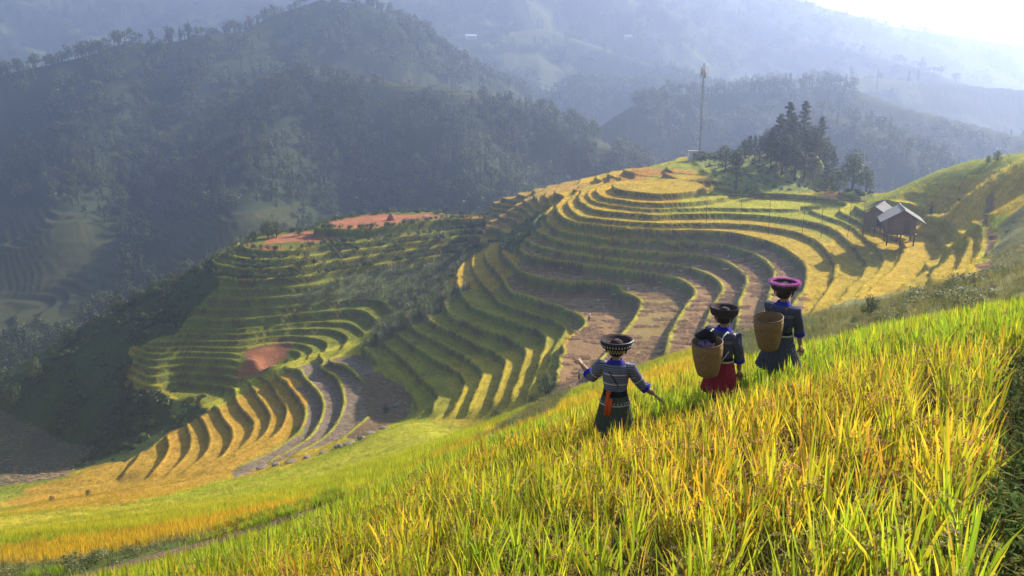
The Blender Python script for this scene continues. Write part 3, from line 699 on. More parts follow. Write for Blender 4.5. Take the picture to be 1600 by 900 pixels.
def scatter(name, pts, rz, sc, variants, m, zone=None, tilt=None, props=None):
    """one object of ground cover: copies of a few small plants on measured points of the ground"""
    coll = bpy.data.collections.new(name + '_plants')
    for i, mb in enumerate(variants):
        me_ = mb.mesh(name + '_plant') if isinstance(mb, MB) else mb
        if not me_.materials: me_.materials.append(m)
        coll.objects.link(bpy.data.objects.new('plant', me_))
    me_ = bpy.data.meshes.new(name); n = len(pts); me_.vertices.add(n); me_.vertices.foreach_set('co', np.asarray(pts, np.float32).ravel())
    rot = np.zeros((n, 3), np.float32); rot[:, 2] = rz
    if tilt is not None: rot[:, :2] = tilt
    me_.attributes.new('rot', 'FLOAT_VECTOR', 'POINT').data.foreach_set('vector', rot.ravel())
    sc = np.asarray(sc, np.float32)
    if sc.ndim == 1: sc = np.repeat(sc[:, None], 3, 1)
    me_.attributes.new('scl', 'FLOAT_VECTOR', 'POINT').data.foreach_set('vector', np.ascontiguousarray(sc).ravel())
    me_.attributes.new('pick', 'INT', 'POINT').data.foreach_set('value', RNG.integers(0, len(variants), n).astype(np.int32))
    z4 = np.ones((n, 4), np.float32)
    if zone is not None: z4[:, :3] = zone
    me_.attributes.new('zone', 'FLOAT_COLOR', 'POINT').data.foreach_set('color', z4.ravel())
    o = bpy.data.objects.new(name, me_); COL.objects.link(o); o['kind'] = 'stuff'
    g = bpy.data.node_groups.new(name, 'GeometryNodeTree')
    g.interface.new_socket('Geometry', in_out='INPUT', socket_type='NodeSocketGeometry'); g.interface.new_socket('Geometry', in_out='OUTPUT', socket_type='NodeSocketGeometry')
    gi, go = g.nodes.new('NodeGroupInput'), g.nodes.new('NodeGroupOutput')
    ci = g.nodes.new('GeometryNodeCollectionInfo'); ci.inputs['Collection'].default_value = coll; ci.inputs['Separate Children'].default_value = True
    ip = g.nodes.new('GeometryNodeInstanceOnPoints'); ip.inputs['Pick Instance'].default_value = True
    def na(nm, ty):
        a = g.nodes.new('GeometryNodeInputNamedAttribute'); a.data_type = ty; a.inputs['Name'].default_value = nm
        return [s_ for s_ in a.outputs if s_.enabled and s_.name == 'Attribute'][0]
    g.links.new(gi.outputs[0], ip.inputs['Points']); g.links.new(ci.outputs[0], ip.inputs['Instance'])
    g.links.new(na('pick', 'INT'), ip.inputs['Instance Index']); g.links.new(na('rot', 'FLOAT_VECTOR'), ip.inputs['Rotation']); g.links.new(na('scl', 'FLOAT_VECTOR'), ip.inputs['Scale'])
    g.links.new(ip.outputs[0], go.inputs[0])
    md = o.modifiers.new('plants', 'NODES'); md.node_group = g
    return o

# visible-ness of the sheet, column by column, so plants go where they can be seen
ELE = Zall / RG
RUN = np.maximum.accumulate(np.where(RG > 4, ELE, -9), axis=0)
def sample(mask, dens, r0, r1, slack=1.2, half=34, cap=10**9):
    """random points on cells of mask; dens per square metre (array or number)"""
    i0, i1 = int(np.searchsorted(RR, r0)), min(int(np.searchsorted(RR, r1)), NR - 1)
    sl_ = (slice(i0, i1), slice(0, NT - 1))
    dr = (RR[i0 + 1:i1 + 1] - RR[i0:i1])[:, None]; dt = (TH[1:] - TH[:-1])[None]
    area = dr * RG[i0:i1, :-1] * dt
    vis = (ELE[sl_] + slack / RG[sl_] >= RUN[sl_]) & (np.abs(TG[sl_]) < math.radians(half))
    p = np.where(mask[sl_] & vis, area * (dens[sl_] if hasattr(dens, 'shape') else dens), 0)
    tot = p.sum(); n = int(min(RNG.poisson(tot) if tot < 1e6 else tot, cap))
    if n == 0: return np.zeros((0, 3)), np.zeros((0, 3))
    cs = np.cumsum(p.ravel()); q = np.searchsorted(cs, RNG.random(n) * cs[-1]); q = np.minimum(q, p.size - 1)
    a, b = q // p.shape[1] + i0, q % p.shape[1]
    r = RR[a] + RNG.random(n) * (RR[a + 1] - RR[a]); t = TH[b] + RNG.random(n) * (TH[b + 1] - TH[b])
    X, Y = np.sin(t) * r, np.cos(t) * r
    return np.stack([X, Y, groundv(X, Y)], 1), col[a, b]
WOMEN = [(964,523,9.4),(1133,473,9.9),(1227,434,10.6)]
def near_people(p):
    k = np.ones(len(p))
    for u, v, D in WOMEN:
        x_, y_, _ = wd(u, v, D); k = np.minimum(k, .80 + .20 * np.clip(np.hypot(p[:, 0] - x_, p[:, 1] - y_ + .5) / 1.4 - .25, 0, 1))
    return k
def clear_of_people(p, rad=.3):
    k = np.ones(len(p), bool)
    for u, v, D in WOMEN:
        x_, y_, _ = wd(u, v, D); k &= np.hypot(p[:, 0] - x_, p[:, 1] - y_) > rad
    return k
corner = inpoly(AU, AV, [(1545,640),(1700,560),(1900,1200),(1480,1200),(1525,830)]) & (RG < 12)
rs = random.Random(3)
riceM = (crop == 1) & ~corner
nearcol = lambda p: np.clip(.5 + fbm(p[:, 0] / 2.6, p[:, 1] / 2.6, 3, 91) * 1.5, 0, 1)[:, None]
p, _ = sample(riceM, 27, 2.0, 9, half=38); p = p[clear_of_people(p)]
g_ = nearcol(p); zn = np.array([1.12,.98,1.]) * g_ + np.array([.82,1.,.9]) * (1 - g_)
scatter('rice_plants', p, RNG.random(len(p)) * 6.3, RNG.uniform(.86, 1.16, len(p)) * near_people(p), [flag_tuft(rs, 16, 4, 5, .0070) for _ in range(8)], M_RICE, zn)
p, _ = sample(riceM, 30, 9, 34, half=36); p = p[clear_of_people(p)]
g_ = nearcol(p); zn = np.array([1.08,.95,1.]) * g_ + np.array([.72,.98,.9]) * (1 - g_)
scatter('rice_plants', p, RNG.random(len(p)) * 6.3, RNG.uniform(.8, 1.15, len(p)) * near_people(p), [flag_tuft(rs, 15, 2, 3, .0095, 4, 2) for _ in range(6)], M_RICE, zn)
p, c_ = sample(riceM, 9, 34, 80, half=34)
scatter('rice_field', p - [0,0,.28], RNG.random(len(p)) * 6.3, RNG.uniform(.8, 1.15, len(p)), [rice_tuft(rs, 16, 2, 0, .75, .014, .16, True) for _ in range(5)], M_RICE, c_)
p, c_ = sample(riceM & (RG < 275), 3.2, 80, 270, half=34, slack=.8)
scatter('terrace_rice', p - [0,0,.22], RNG.random(len(p)) * 6.3, RNG.uniform(.8, 1.15, len(p)), [rice_tuft(rs, 14, 1, 0, .62, .035, .3, True) for _ in range(5)], M_RICE, c_)
def sprig(rs):
    mb = MB()
    for k in range(5):
        a = rs.uniform(0, 6.28); L_ = rs.uniform(.22,.45); mb.tube([(0,0,0),(math.cos(a) * .05,math.sin(a) * .05,L_ * .6),(math.cos(a) * .11,math.sin(a) * .11,L_)], [.003,.002,.001], 4, (.8,.7,.6), False)
        for j in range(9):
            q = .25 + .75 * j / 8; blade(mb, (math.cos(a) * .11 * q, math.sin(a) * .11 * q, L_ * q), rs.uniform(0, 6.28), rs.uniform(.04,.075), .009, rs.uniform(.8,1.6), .3, 2, (.7,.9,.7), (1.0,1.25,.9), rs.uniform(-.6,.6))
    return mb
# grass on banks
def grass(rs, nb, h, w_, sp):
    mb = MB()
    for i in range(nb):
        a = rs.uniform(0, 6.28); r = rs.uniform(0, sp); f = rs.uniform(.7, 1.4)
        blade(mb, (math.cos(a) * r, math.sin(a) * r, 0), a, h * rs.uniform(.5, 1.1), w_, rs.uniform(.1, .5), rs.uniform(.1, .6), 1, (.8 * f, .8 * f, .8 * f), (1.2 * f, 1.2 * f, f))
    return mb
bermN = np.zeros((NR, NT), bool); bermN[:nnear] = (berm > .35) & (crop[:nnear] == 0)
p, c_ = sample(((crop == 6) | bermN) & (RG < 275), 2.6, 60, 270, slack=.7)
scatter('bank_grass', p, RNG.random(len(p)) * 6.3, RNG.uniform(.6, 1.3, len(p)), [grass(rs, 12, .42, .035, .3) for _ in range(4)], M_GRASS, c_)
print('built cover')


# ------------------------------------------------------------------ scrub, corn, straw, woods
def leaf_cloud(mb, rs, c, r, n, size, tints, flat=.8, up=.3):
    """n leaves on and inside an uneven ball"""
    for i in range(n):
        d = Vector((rs.gauss(0, 1), rs.gauss(0, 1), rs.gauss(0, 1))).normalized()
        k = rs.uniform(.45, 1.0) ** .6 * (1 + .18 * math.sin(3 * d.x + 5 * d.y + c[0] * 9))
        p = Vector(c) + Vector((d.x * r, d.y * r, d.z * r * flat)) * k
        nrm = (d + Vector((rs.uniform(-.7,.7), rs.uniform(-.7,.7), rs.uniform(-.3,.7) + up))).normalized()
        a = nrm.orthogonal().normalized(); a = Quaternion(nrm, rs.uniform(0, 6.28)) @ a; b = nrm.cross(a)
        s1 = size * rs.uniform(.6, 1.3); t = rs.choice(tints); f = rs.uniform(.75, 1.25)
        mb.add([p - a * s1, p - b * s1 * .45, p + a * s1, p + b * s1 * .45], [(0,1,2,3)], tuple(q * f for q in t))
GRE = [(.06,.10,.02),(.085,.12,.025),(.045,.075,.02),(.12,.14,.035)]
def bush(rs, n=130, size=.09, tints=GRE):
    mb = MB()
    for k in range(4):
        leaf_cloud(mb, rs, (rs.uniform(-.35,.35), rs.uniform(-.35,.35), rs.uniform(.2,.55)), rs.uniform(.28,.45), n // 4, size, tints)
    return mb
def corn(rs):
    mb = MB(); h = 1.0
    for k in range(3):
        x0, y0 = rs.uniform(-.35,.35), rs.uniform(-.35,.35)
        mb.tube([(x0, y0, 0), (x0 + rs.uniform(-.06,.06), y0, h * rs.uniform(.8, 1.1))], .018, 4, (.2,.18,.07), False)
        for j in range(7): blade(mb, (x0, y0, h * (.2 + .1 * j)), rs.uniform(0, 6.28), .5, .035, rs.uniform(.5, .9), rs.uniform(.1, .5), 2, (.12,.15,.04), rs.choice([(.22,.24,.08),(.3,.27,.12),(.14,.19,.05)]))
    return mb
def ftree(rs, n=150, kind=0):
    mb = MB(); mb.tube([(0,0,0),(.03,0,.5),(0,0,.8)], [.03,.02,.008], 4, (.07,.05,.035), False)
    T_ = [(.06,.085,.022),(.085,.11,.03),(.04,.06,.018),(.12,.14,.04)]
    if kind == 0:
        for k in range(6): leaf_cloud(mb, rs, (rs.uniform(-.2,.2), rs.uniform(-.2,.2), rs.uniform(.42,.8)), rs.uniform(.14,.24), n // 6, .06, T_)
    else:
        for k in range(8):
            z_ = .25 + .72 * k / 7; leaf_cloud(mb, rs, (0, 0, z_), .20 * (1.12 - z_), n // 8, .055, T_, .5)
    return mb
scrubD = (.5 + .9 * np.clip(vnoise(GX / 3.5, GY / 3.5, 8) * 1.4 - .3, 0, 1))
p, c_ = sample((crop == 2) & (RG < 130), scrubD * 1.1, 12, 130, slack=1)
szs = RNG.uniform(.5, 1.25, len(p)) * np.clip(.5 + fbm(p[:,0]/6, p[:,1]/6, 2, 12) * .9, .3, 1.2)
scatter('scrub', p - [0,0,.15], RNG.random(len(p)) * 6.3, np.stack([szs * 1.2, szs * 1.2, szs], 1), [bush(rs, 170, .06, [(.10,.15,.035),(.15,.19,.05),(.20,.19,.08),(.28,.23,.12)]) for _ in range(3)] + [bush(rs, 170, .06, [(.07,.12,.025),(.10,.15,.03)])], M_LEAF)
p, c_ = sample(corner, 34, 1.6, 12, half=42)
scatter('corner_weeds', p, RNG.random(len(p)) * 6.3, RNG.uniform(.7, 1.5, len(p)), [grass(rs, 16, .42, .006, .08) for _ in range(3)] + [sprig(rs) for _ in range(3)], M_GRASS,
        np.array([.12,.16,.03]) * RNG.uniform(.5, 1.2, (len(p), 1)) + np.array([.14,.05,.02]) * (RNG.random((len(p), 1)) < .3))
p, c_ = sample((crop == 2) & (RG < 130), 7, 12, 100, slack=.6)
scatter('wild_grass', p, RNG.random(len(p)) * 6.3, RNG.uniform(.5, 1.4, len(p)), [grass(rs, 12, .5, .012, .16) for _ in range(4)], M_GRASS,
        np.array([.19,.2,.06]) * RNG.uniform(.6, 1.3, (len(p), 1)) + np.array([.14,.06,.03]) * (RNG.random((len(p), 1)) < .35))
p, c_ = sample((crop == 2) & (RG >= 130) & (RG < 300), scrubD * .42, 130, 300, slack=2)
szs = RNG.uniform(.7, 1.9, len(p)) * np.clip(.75 + fbm(p[:,0]/11, p[:,1]/11, 3, 14) * 1.1, .3, 1.7)
scatter('hillside_bushes', p - [0,0,.2], RNG.random(len(p)) * 6.3, np.stack([szs * 1.15, szs * 1.15, szs * 1.1], 1), [bush(rs, 170, .13) for _ in range(6)], M_LEAF)
p, c_ = sample((crop == 3) & (RG < 300), .8, 100, 300, slack=2)
scatter('corn_patch', p, RNG.random(len(p)) * 6.3, RNG.uniform(1.0, 1.9, len(p)), [corn(rs) for _ in range(5)], M_LEAF)
# hedgerows of tall plants along the lips of the left hill
hb = np.zeros((NR, NT), bool); hb[:nnear] = regB & (lip < 1.0) & (kb <= 4) & (T > .4) & (V < 452)
p, c_ = sample(hb, 1.4, 150, 300, slack=2)
scatter('lip_hedges', p, RNG.random(len(p)) * 6.3, RNG.uniform(.9, 1.7, len(p)), [corn(rs), bush(rs, 140, .11, GRE), bush(rs, 140, .11, GRE + [(.16,.17,.05)])], M_LEAF)
# straw left in rows on the cut paddies
def straw(rs):
    mb = MB()
    for i in range(46):
        a = rs.gauss(0, .35); x0, y0 = rs.uniform(-.55,.55), rs.uniform(-.2,.2); L_ = rs.uniform(.25,.5); z_ = rs.uniform(.02,.16) * (1 - abs(y0) * 3)
        c_ = rs.choice([(.66,.45,.24),(.74,.53,.30),(.48,.31,.17),(.56,.36,.20)])
        mb.add([(x0, y0, z_), (x0 + math.sin(a) * .03, y0 + .05, z_ + .03), (x0 + math.sin(a) * L_, y0 + math.cos(a) * L_ * .9, z_ + .02), (x0 + math.sin(a) * L_ - .03, y0 + math.cos(a) * L_ * .9 - .03, z_)], [(0,1,2,3)], c_)
    return mb
cut = (crop == 0) & (RG > 85) & (RG < 215)
flat = np.zeros((NR, NT), bool); flat[:nnear] = (ris < .05) & (lip > .8)
rowd = np.clip(np.sin(GY * 2.9 + fbm(GX / 7, GY / 7, 2, 66) * 5) * 3, 0, 1) * (vnoise(GX / 2.6, GY / 2.2, 61) > .42) * (vnoise(GX / 9, GY / 9, 62) > .25)
isstub = cut & flat & (AV < 640)
p, c_ = sample(isstub & (AU > 700), rowd * 4.5, 85, 215, slack=.6)
scatter('straw_rows', p, RNG.normal(0, .25, len(p)), RNG.uniform(1.1, 1.9, len(p)), [straw(rs) for _ in range(4)], leaf_mat('straw', .8, .15, .3))
p, c_ = sample(cut & flat & (AU <= 700) & (AV > 560), 1.3, 85, 215, slack=.6)
scatter('straw_rows', p, RNG.normal(0, .25, len(p)), RNG.uniform(.45, .8, len(p)), [straw(rs) for _ in range(3)], bpy.data.materials['straw'])
# woods on the far slopes
FOR = [ftree(rs, 150, 0) for _ in range(5)] + [ftree(rs, 140, 1) for _ in range(2)]
wd1 = np.clip(.75 + fbm(GX / 45, GY / 45, 3, 88) * 1.0, .42, 1.2)
p, c_ = sample(crop == 4, wd1 / 24., 285, 620, slack=9, cap=26000)
scatter('far_woods', p - [0,0,.6], RNG.random(len(p)) * 6.3, np.stack([RNG.uniform(7, 11, len(p))] * 2 + [RNG.uniform(6, 12, len(p))], 1), FOR, M_LEAF)
p, c_ = sample(crop == 4, wd1 / 50., 620, 1100, slack=10, cap=18000)
scatter('far_woods', p - [0,0,.6], RNG.random(len(p)) * 6.3, np.stack([RNG.uniform(10, 15, len(p))] * 2 + [RNG.uniform(8, 14, len(p))], 1), FOR, M_LEAF)
p, c_ = sample((crop == 4) | (crop == 5), np.where(crop == 5, .25, 1.) / 420., 1100, 2200, slack=14, cap=7000)
scatter('far_woods', p - [0,0,.6], RNG.random(len(p)) * 6.3, np.stack([RNG.uniform(16, 26, len(p))] * 2 + [RNG.uniform(9, 16, len(p))], 1), FOR, M_LEAF)
print('built woods')

# ------------------------------------------------------------------ single trees
M_BARK = mat('bark', (.09,.065,.045), .9, .4, 3, .5)
def broad_tree(seed, h, wdt, n=1500, size=.22, tints=GRE, low=.25):
    rs_ = random.Random(seed); tr = MB(); cr = MB()
    tr.tube([(0,0,-.5),(.02 * h,0,h * .3),(-.01 * h,.02 * h,h * .62),(0,0,h * .85)], [h * .035, h * .028, h * .018, h * .006], 7)
    nl = 9
    for k in range(nl):
        a = k * 2.4 + rs_.uniform(-.4,.4); zc = h * (low + (.9 - low) * (k + .5) / nl); rr = wdt * .5 * math.sin(math.pi * min(.96, (.28 + .62 * (k + .5) / nl))) * rs_.uniform(.45,.75)
        c = (math.cos(a) * rr, math.sin(a) * rr, zc); r = wdt * rs_.uniform(.2,.3)
        tr.tube([(0, 0, zc - h * .18), (c[0] * .5, c[1] * .5, zc - h * .06), c], [h * .014, h * .009, h * .004], 5)
        leaf_cloud(cr, rs_, c, r, n // nl, size, tints, .8)
    return tr.mesh('trunk', True), cr.mesh('crown')
def pine(seed, h, n=3000, tints=((.05,.075,.028),(.07,.09,.035),(.04,.058,.024),(.11,.12,.045)), bare=.22):
    rs_ = random.Random(seed); tr = MB(); cr = MB(); lean = rs_.uniform(-.03,.03) * h
    tr.tube([(0,0,-.6),(lean * .4,0,h * .4),(lean,0,h * .75),(lean,0,h)], [h * .016, h * .012, h * .007, h * .002], 6)
    nb = 26
    for k in range(nb):
        q = k / (nb - 1); z_ = h * (bare + (1 - bare) * q); a = k * 2.4 + rs_.uniform(-.5,.5)
        L_ = h * .23 * (1.05 - q) ** .7 * rs_.uniform(.55, 1.15); e = (lean + math.cos(a) * L_, math.sin(a) * L_, z_ + L_ * .25)
        tr.tube([(lean * q, 0, z_ - .1), e], [h * .004, h * .0015], 4)
        for j in range(3):
            f = .45 + .28 * j; c = (lean + math.cos(a) * L_ * f, math.sin(a) * L_ * f, z_ + L_ * .25 * f)
            leaf_cloud(cr, rs_, c, h * .062 * (1.15 - q * .4), n // (nb * 3), h * .017, tints, .6)
    return tr.mesh('trunk', True), cr.mesh('crown')
def put_tree(name, meshes, loc, label, group, sc=1., rz=0., leafm=None, cat='tree'):
    t = thing(name, label, cat, loc, rz, group); t.scale = (sc,) * 3
    link('trunk', meshes[0], M_BARK, t); link('crown', meshes[1], leafm or M_LEAF, t)
    return t
PM = [pine(40 + i, 12) for i in range(5)]
G_P = 'pines crowding the knoll behind the round terrace'
KT = [broad_tree(60 + i, 9, 5.5, 2200, .24, ((.05,.075,.028),(.07,.09,.035),(.04,.058,.024),(.11,.12,.045)), .3) for i in range(2)]
pines = [(1186,255,46,210),(1198,258,60,212),(1204,262,74,205),(1213,264,92,206),(1221,270,80,203),(1228,262,88,214),(1236,264,84,208),(1243,272,74,202),
 (1250,266,86,213),(1257,272,84,205),(1264,262,72,218),(1270,274,80,206),(1278,276,76,209),(1286,272,70,216),(1292,278,84,205),(1300,280,68,210),(1240,256,74,220),(1178,256,40,216),(1170,252,44,214),(1162,254,40,218),(1226,268,64,204)]
PL = ['tallest pine, its tip highest of the knoll wood','rightmost pine on the knoll, leaning over the round bush','leftmost tall pine, next to the slim double-crowned tree']
byx = sorted(range(len(pines)), key=lambda i: pines[i][0])
for i, (u, v, hp, D) in enumerate(pines):
    x_, y_, z_ = spot(u, v, D); H_ = hp / FPX * D * .88
    r_ = byx.index(i)
    lab = {3: 'tallest pine of the knoll, left of the middle of the wood'}.get(i)
    if lab is None: lab = 'pine on the knoll, %s from the left edge of the wood' % ['first','second','third','fourth','fifth','sixth','seventh','eighth','ninth','tenth','eleventh','twelfth','thirteenth','fourteenth','fifteenth','sixteenth','seventeenth','eighteenth','nineteenth','twentieth','last'][r_]
    if i % 3 == 1: put_tree('leafy_tree', KT[i % 2], (x_, y_, z_), lab.replace('pine', 'round-crowned tree'), 'round trees among the pines', H_ * .9 / 9, i * 1.3, M_NEEDLE)
    else: put_tree('pine_tree', PM[i % 5], (x_, y_, z_), lab, G_P, H_ / 12, i * 1.3, M_NEEDLE)
BT = [broad_tree(70 + i, 6, 5, 1300, .2) for i in range(4)]
dbl = broad_tree(91, 6, 2.3, 1200, .17, low=.35)
x_, y_, z_ = spot(1151,262,196); put_tree('slim_tree', dbl, (x_, y_, z_), 'slim dark tree with a narrow tufted crown left of the pines', 'trees on the knoll', 70 / FPX * 196 / 6)
for n_, (u, v, hp, D, k, lab) in enumerate([(1330,306,60,188,0,'big round dark tree at the right foot of the knoll'),(1308,300,44,192,1,'smaller bushy tree between the pines and the big round tree'),
   (1134,258,38,208,2,'low leafy tree at the left end of the knoll wood'),(1352,306,34,186,3,'small bush on the right side of the big round tree'),(1181,292,26,190,1,'light green bush at the front foot of the knoll')]):
    x_, y_, z_ = spot(u, v, D); put_tree('leafy_tree', BT[k], (x_, y_, z_), lab, 'trees on the knoll', hp / FPX * D / 6 * 1.05, n_ * 2.)
hillt = [(418,366,30,228,'rounded tree at the left edge of the red hilltop, left one of a pair'),(432,364,26,230,'rounded tree beside its twin at the edge of the red hilltop'),(467,357,17,232,'small leafy tree behind the red hilltop, right of the pair'),(396,372,16,226,'low bush at the left shoulder of the red hilltop'),
 (54,592,34,196,'dark round tree at the left edge of the picture below the slope'),(112,560,32,204,'dark tree standing alone on the lower left skyline'),(153,532,20,208,'small round tree on the left skyline above the dark slope'),
 (186,500,30,212,'tall bushy tree on the left skyline'),(212,482,24,214,'leafy tree halfway up the left skyline'),(240,464,22,217,'sunlit tree on the left skyline near the corn terraces'),(268,448,20,219,'low tree on the left skyline just below the terraces'),
 (20,620,40,190,'broad leafy tree in the lower left corner of the valley'),(84,585,22,200,'small tree between two darker ones on the lower left slope'),(128,548,18,206,'short bush tree on the ridge of the dark slope')]
for n_, (u, v, hp, D, lab) in enumerate(hillt):
    x_, y_, z_ = spot(u, v, D); put_tree('leafy_tree', BT[n_ % 4], (x_, y_, z_ - .4), lab, 'trees on the left hill', hp / FPX * D / 6 * 1.15, n_ * 1.7)
for n_, (u, v, hp, D, lab) in enumerate([(1542,268,12,156,'small dark bush on the right skyline above the rice'),(1556,264,16,155,'taller bush on the right skyline above the rice'),(1360,498,36,46,'dark leafy shrub in the scrub behind the women'),(1336,505,18,44,'low dark shrub at the edge of the scrub'),
    (776,612,26,120,'round grass clump on the middle terraces'),(852,574,34,121,'bright green shrub beside the cut paddies'),(835,600,26,118,'dark shrub on the bank under the cut paddies'),(603,650,13,150,'bright green tuft beside the bare brown pit'),
    (888,606,18,112,'dark bush on the bank at the end of the terraces'),(140,786,12,136,'dark low bush in the lower left field'),(82,790,10,136,'blackish tuft in the lower left field')]):
    x_, y_, z_ = spot(u, v, D); put_tree('shrub', BT[n_ % 4], (x_, y_, z_ - .25), lab, 'shrubs between the fields', hp / FPX * D / 6 * 1.2, n_ * 1.1, cat='shrub')
tiny = broad_tree(99, 4, 2.6, 160, .14)
x_, y_, z_ = hit(697,339,150); put_tree('sapling', tiny, (x_, y_, z_), 'thin bare sapling at the right end of the red hilltop', 'trees on the left hill', 18 / FPX * 232 / 4)

# ------------------------------------------------------------------ people
M_SKIN = mat('skin', (.40,.23,.15), .55, .12, 30); M_HAIR = mat('black_hair', (.02,.016,.014), .45)
M_EYE = mat('eye', (.03,.025,.02), .2)
def grow(edges_pts, links, name, levels=1):
    """one continuous surface grown over a skeleton: {joint: (pos, rx, ry)}, [(a, b), ...]"""
    keys = list(edges_pts); me_ = bpy.data.meshes.new(name)
    me_.from_pydata([edges_pts[k][0] for k in keys], [(keys.index(a), keys.index(b)) for a, b in links], [])
    o = bpy.data.objects.new(name, me_); COL.objects.link(o)
    m = o.modifiers.new('s', 'SKIN'); m.use_smooth_shade = True
    for i, k in enumerate(keys):
        d = me_.skin_vertices[0].data[i]; d.radius = edges_pts[k][1:]; d.use_root = (i == 0)
    ss = o.modifiers.new('d', 'SUBSURF'); ss.levels = ss.render_levels = levels
    dg = bpy.context.evaluated_depsgraph_get(); r = bpy.data.meshes.new_from_object(o.evaluated_get(dg))
    bpy.data.objects.remove(o); r.name = name
    return r
def to_mb(me_, mb, t=(1,1,1)):
    mb.add([v.co[:] for v in me_.vertices], [tuple(p.vertices) for p in me_.polygons], t)
def hand(mb, wrist, elbow, s=1., curl=.35, side=1):
    w_ = Vector(wrist); d = (w_ - Vector(elbow)).normalized(); up = Vector((0,0,1)) if abs(d.z) < .8 else Vector((0,1,0))
    a = d.cross(up).normalized() * side; n = a.cross(d).normalized()
    if n.z > 0 : n = -n
    mb.tube([w_ - d * .02, w_ + d * .02, w_ + d * .055, w_ + d * .085], [.021 * s, .026 * s, .033 * s, .03 * s], 10, flat=.5)
    for i, (off, L_) in enumerate([(-.026,.052),(-.009,.066),(.009,.072),(.025,.064)]):
        b = w_ + d * .078 + a * off * s; p1 = b + (d + a * off * 3).normalized() * L_ * .5; p2 = p1 + (d + n * curl).normalized() * L_ * .32; p3 = p2 + (d + n * curl * 2.4).normalized() * L_ * .28
        mb.tube([b - d * .012, b, p1, p2, p3], [.0095, .0092, .0085, .0078, .005], 6)
    b = w_ + d * .03 + a * .024 * s; q = (d * .75 + a * .75 + n * .2).normalized()
    mb.tube([b, b + q * .032, b + q * .03 + d * .028 + n * .006, b + q * .032 + d * .045 + n * .014], [.012, .0115, .0095, .006], 6)
def face(mb, hc, R, sk=(1,1,1)):
    def P_(x_, y_, z_): return hc + R @ Vector((x_, y_, z_))
    mb.tube([P_(0,.078,.022), P_(0,.098,-.008), P_(0,.088,-.02)], [.007,.012,.008], 6)                 # nose
    mb.tube([P_(-.022,.083,-.043), P_(0,.09,-.042), P_(.022,.083,-.043)], [.003,.006,.003], 5)          # mouth
    for s_ in (-1, 1): mb.tube([P_(s_ * .078,-.012,-.02), P_(s_ * .086,-.008,.005), P_(s_ * .078,-.006,.022)], [.008,.014,.008], 6)  # ears
def fabric(name, c, c2=None, scale=60, rough=.9, kind='Z'):
    m = mat(name, c, rough, .35, 40, .3, .15)
    if c2:
        t = m.node_tree; b = t.nodes['Principled BSDF']; tc = t.nodes.new('ShaderNodeTexCoord'); w_ = t.nodes.new('ShaderNodeTexWave'); w_.bands_direction = kind
        w_.inputs['Scale'].default_value = scale; w_.inputs['Distortion'].default_value = 1.5; w_.inputs['Detail'].default_value = 2
        n_ = t.nodes.new('ShaderNodeTexChecker'); n_.inputs['Scale'].default_value = scale * 1.3
        cr = t.nodes.new('ShaderNodeMapRange'); cr.inputs[1].default_value = .62; cr.inputs[2].default_value = .85
        t.links.new(tc.outputs['Object'], w_.inputs['Vector']); t.links.new(w_.outputs['Fac'], cr.inputs[0])
        mx = t.nodes.new('ShaderNodeMix'); mx.data_type = 'RGBA'; old = b.inputs['Base Color'].links[0].from_socket
        t.links.new(cr.outputs[0], mx.inputs[0]); t.links.new(old, mx.inputs[6]); mx.inputs[7].default_value = (*c2, 1); t.links.new(mx.outputs[2], b.inputs['Base Color'])
    return m
M_JACK = fabric('indigo_woven', (.085,.085,.13), (.30,.30,.35), 14); M_JACK2 = fabric('indigo_plain', (.05,.052,.09), (.14,.15,.22), 20)
M_BLUE = fabric('royal_blue', (.03,.035,.34)); M_BLACK = fabric('black_cloth', (.018,.016,.018)); M_SILV = mat('silver_thread', (.62,.62,.60), .4, .3, 60, 0, .6, .3)
M_SKRED = fabric('red_pleated', (.26,.015,.03), (.42,.05,.06), 26, kind='X'); M_SKGRN = fabric('dark_green_pleated', (.035,.06,.04), (.16,.14,.08), 24, kind='X'); M_SKDK = fabric('black_pleated', (.04,.04,.055), (.16,.16,.18), 24, kind='X')
M_ORAN = fabric('orange_sash', (.85,.11,.02)); M_PINK = fabric('pink_wool', (.95,.32,.66)); M_HAT = fabric('dark_hat', (.035,.022,.025), (.10,.07,.07), 30); M_BEAD = mat('yellow_beads', (.62,.52,.20), .4, .4, 80)
M_WHITE = mat('white_cloth', (.75,.74,.72), .9, .1, 20, .2)
def bask_mat():
    m = mat('woven_bamboo', (.40,.25,.10), .7, .3, 18, .25); t = m.node_tree; b = t.nodes['Principled BSDF']
    tc = t.nodes.new('ShaderNodeTexCoord'); bk = t.nodes.new('ShaderNodeTexBrick'); bk.inputs['Scale'].default_value = 1; bk.inputs['Brick Width'].default_value = .03; bk.inputs['Row Height'].default_value = .012; bk.inputs['Mortar Size'].default_value = .0015
    bk.inputs['Color1'].default_value = (.46,.29,.11,1); bk.inputs['Color2'].default_value = (.30,.175,.065,1); bk.inputs['Mortar'].default_value = (.10,.05,.02,1)
    sp = t.nodes.new('ShaderNodeSeparateXYZ'); an = t.nodes.new('ShaderNodeMath'); an.operation = 'ARCTAN2'; ml = t.nodes.new('ShaderNodeMath'); ml.operation = 'MULTIPLY'; ml.inputs[1].default_value = .17
    cb = t.nodes.new('ShaderNodeCombineXYZ'); L = t.links; L.new(tc.outputs['Object'], sp.inputs[0]); L.new(sp.outputs[0], an.inputs[0]); L.new(sp.outputs[1], an.inputs[1]); L.new(an.outputs[0], ml.inputs[0]); L.new(ml.outputs[0], cb.inputs[0]); L.new(sp.outputs[2], cb.inputs[1])
    L.new(cb.outputs[0], bk.inputs['Vector']); L.new(bk.outputs['Color'], b.inputs['Base Color']); return m
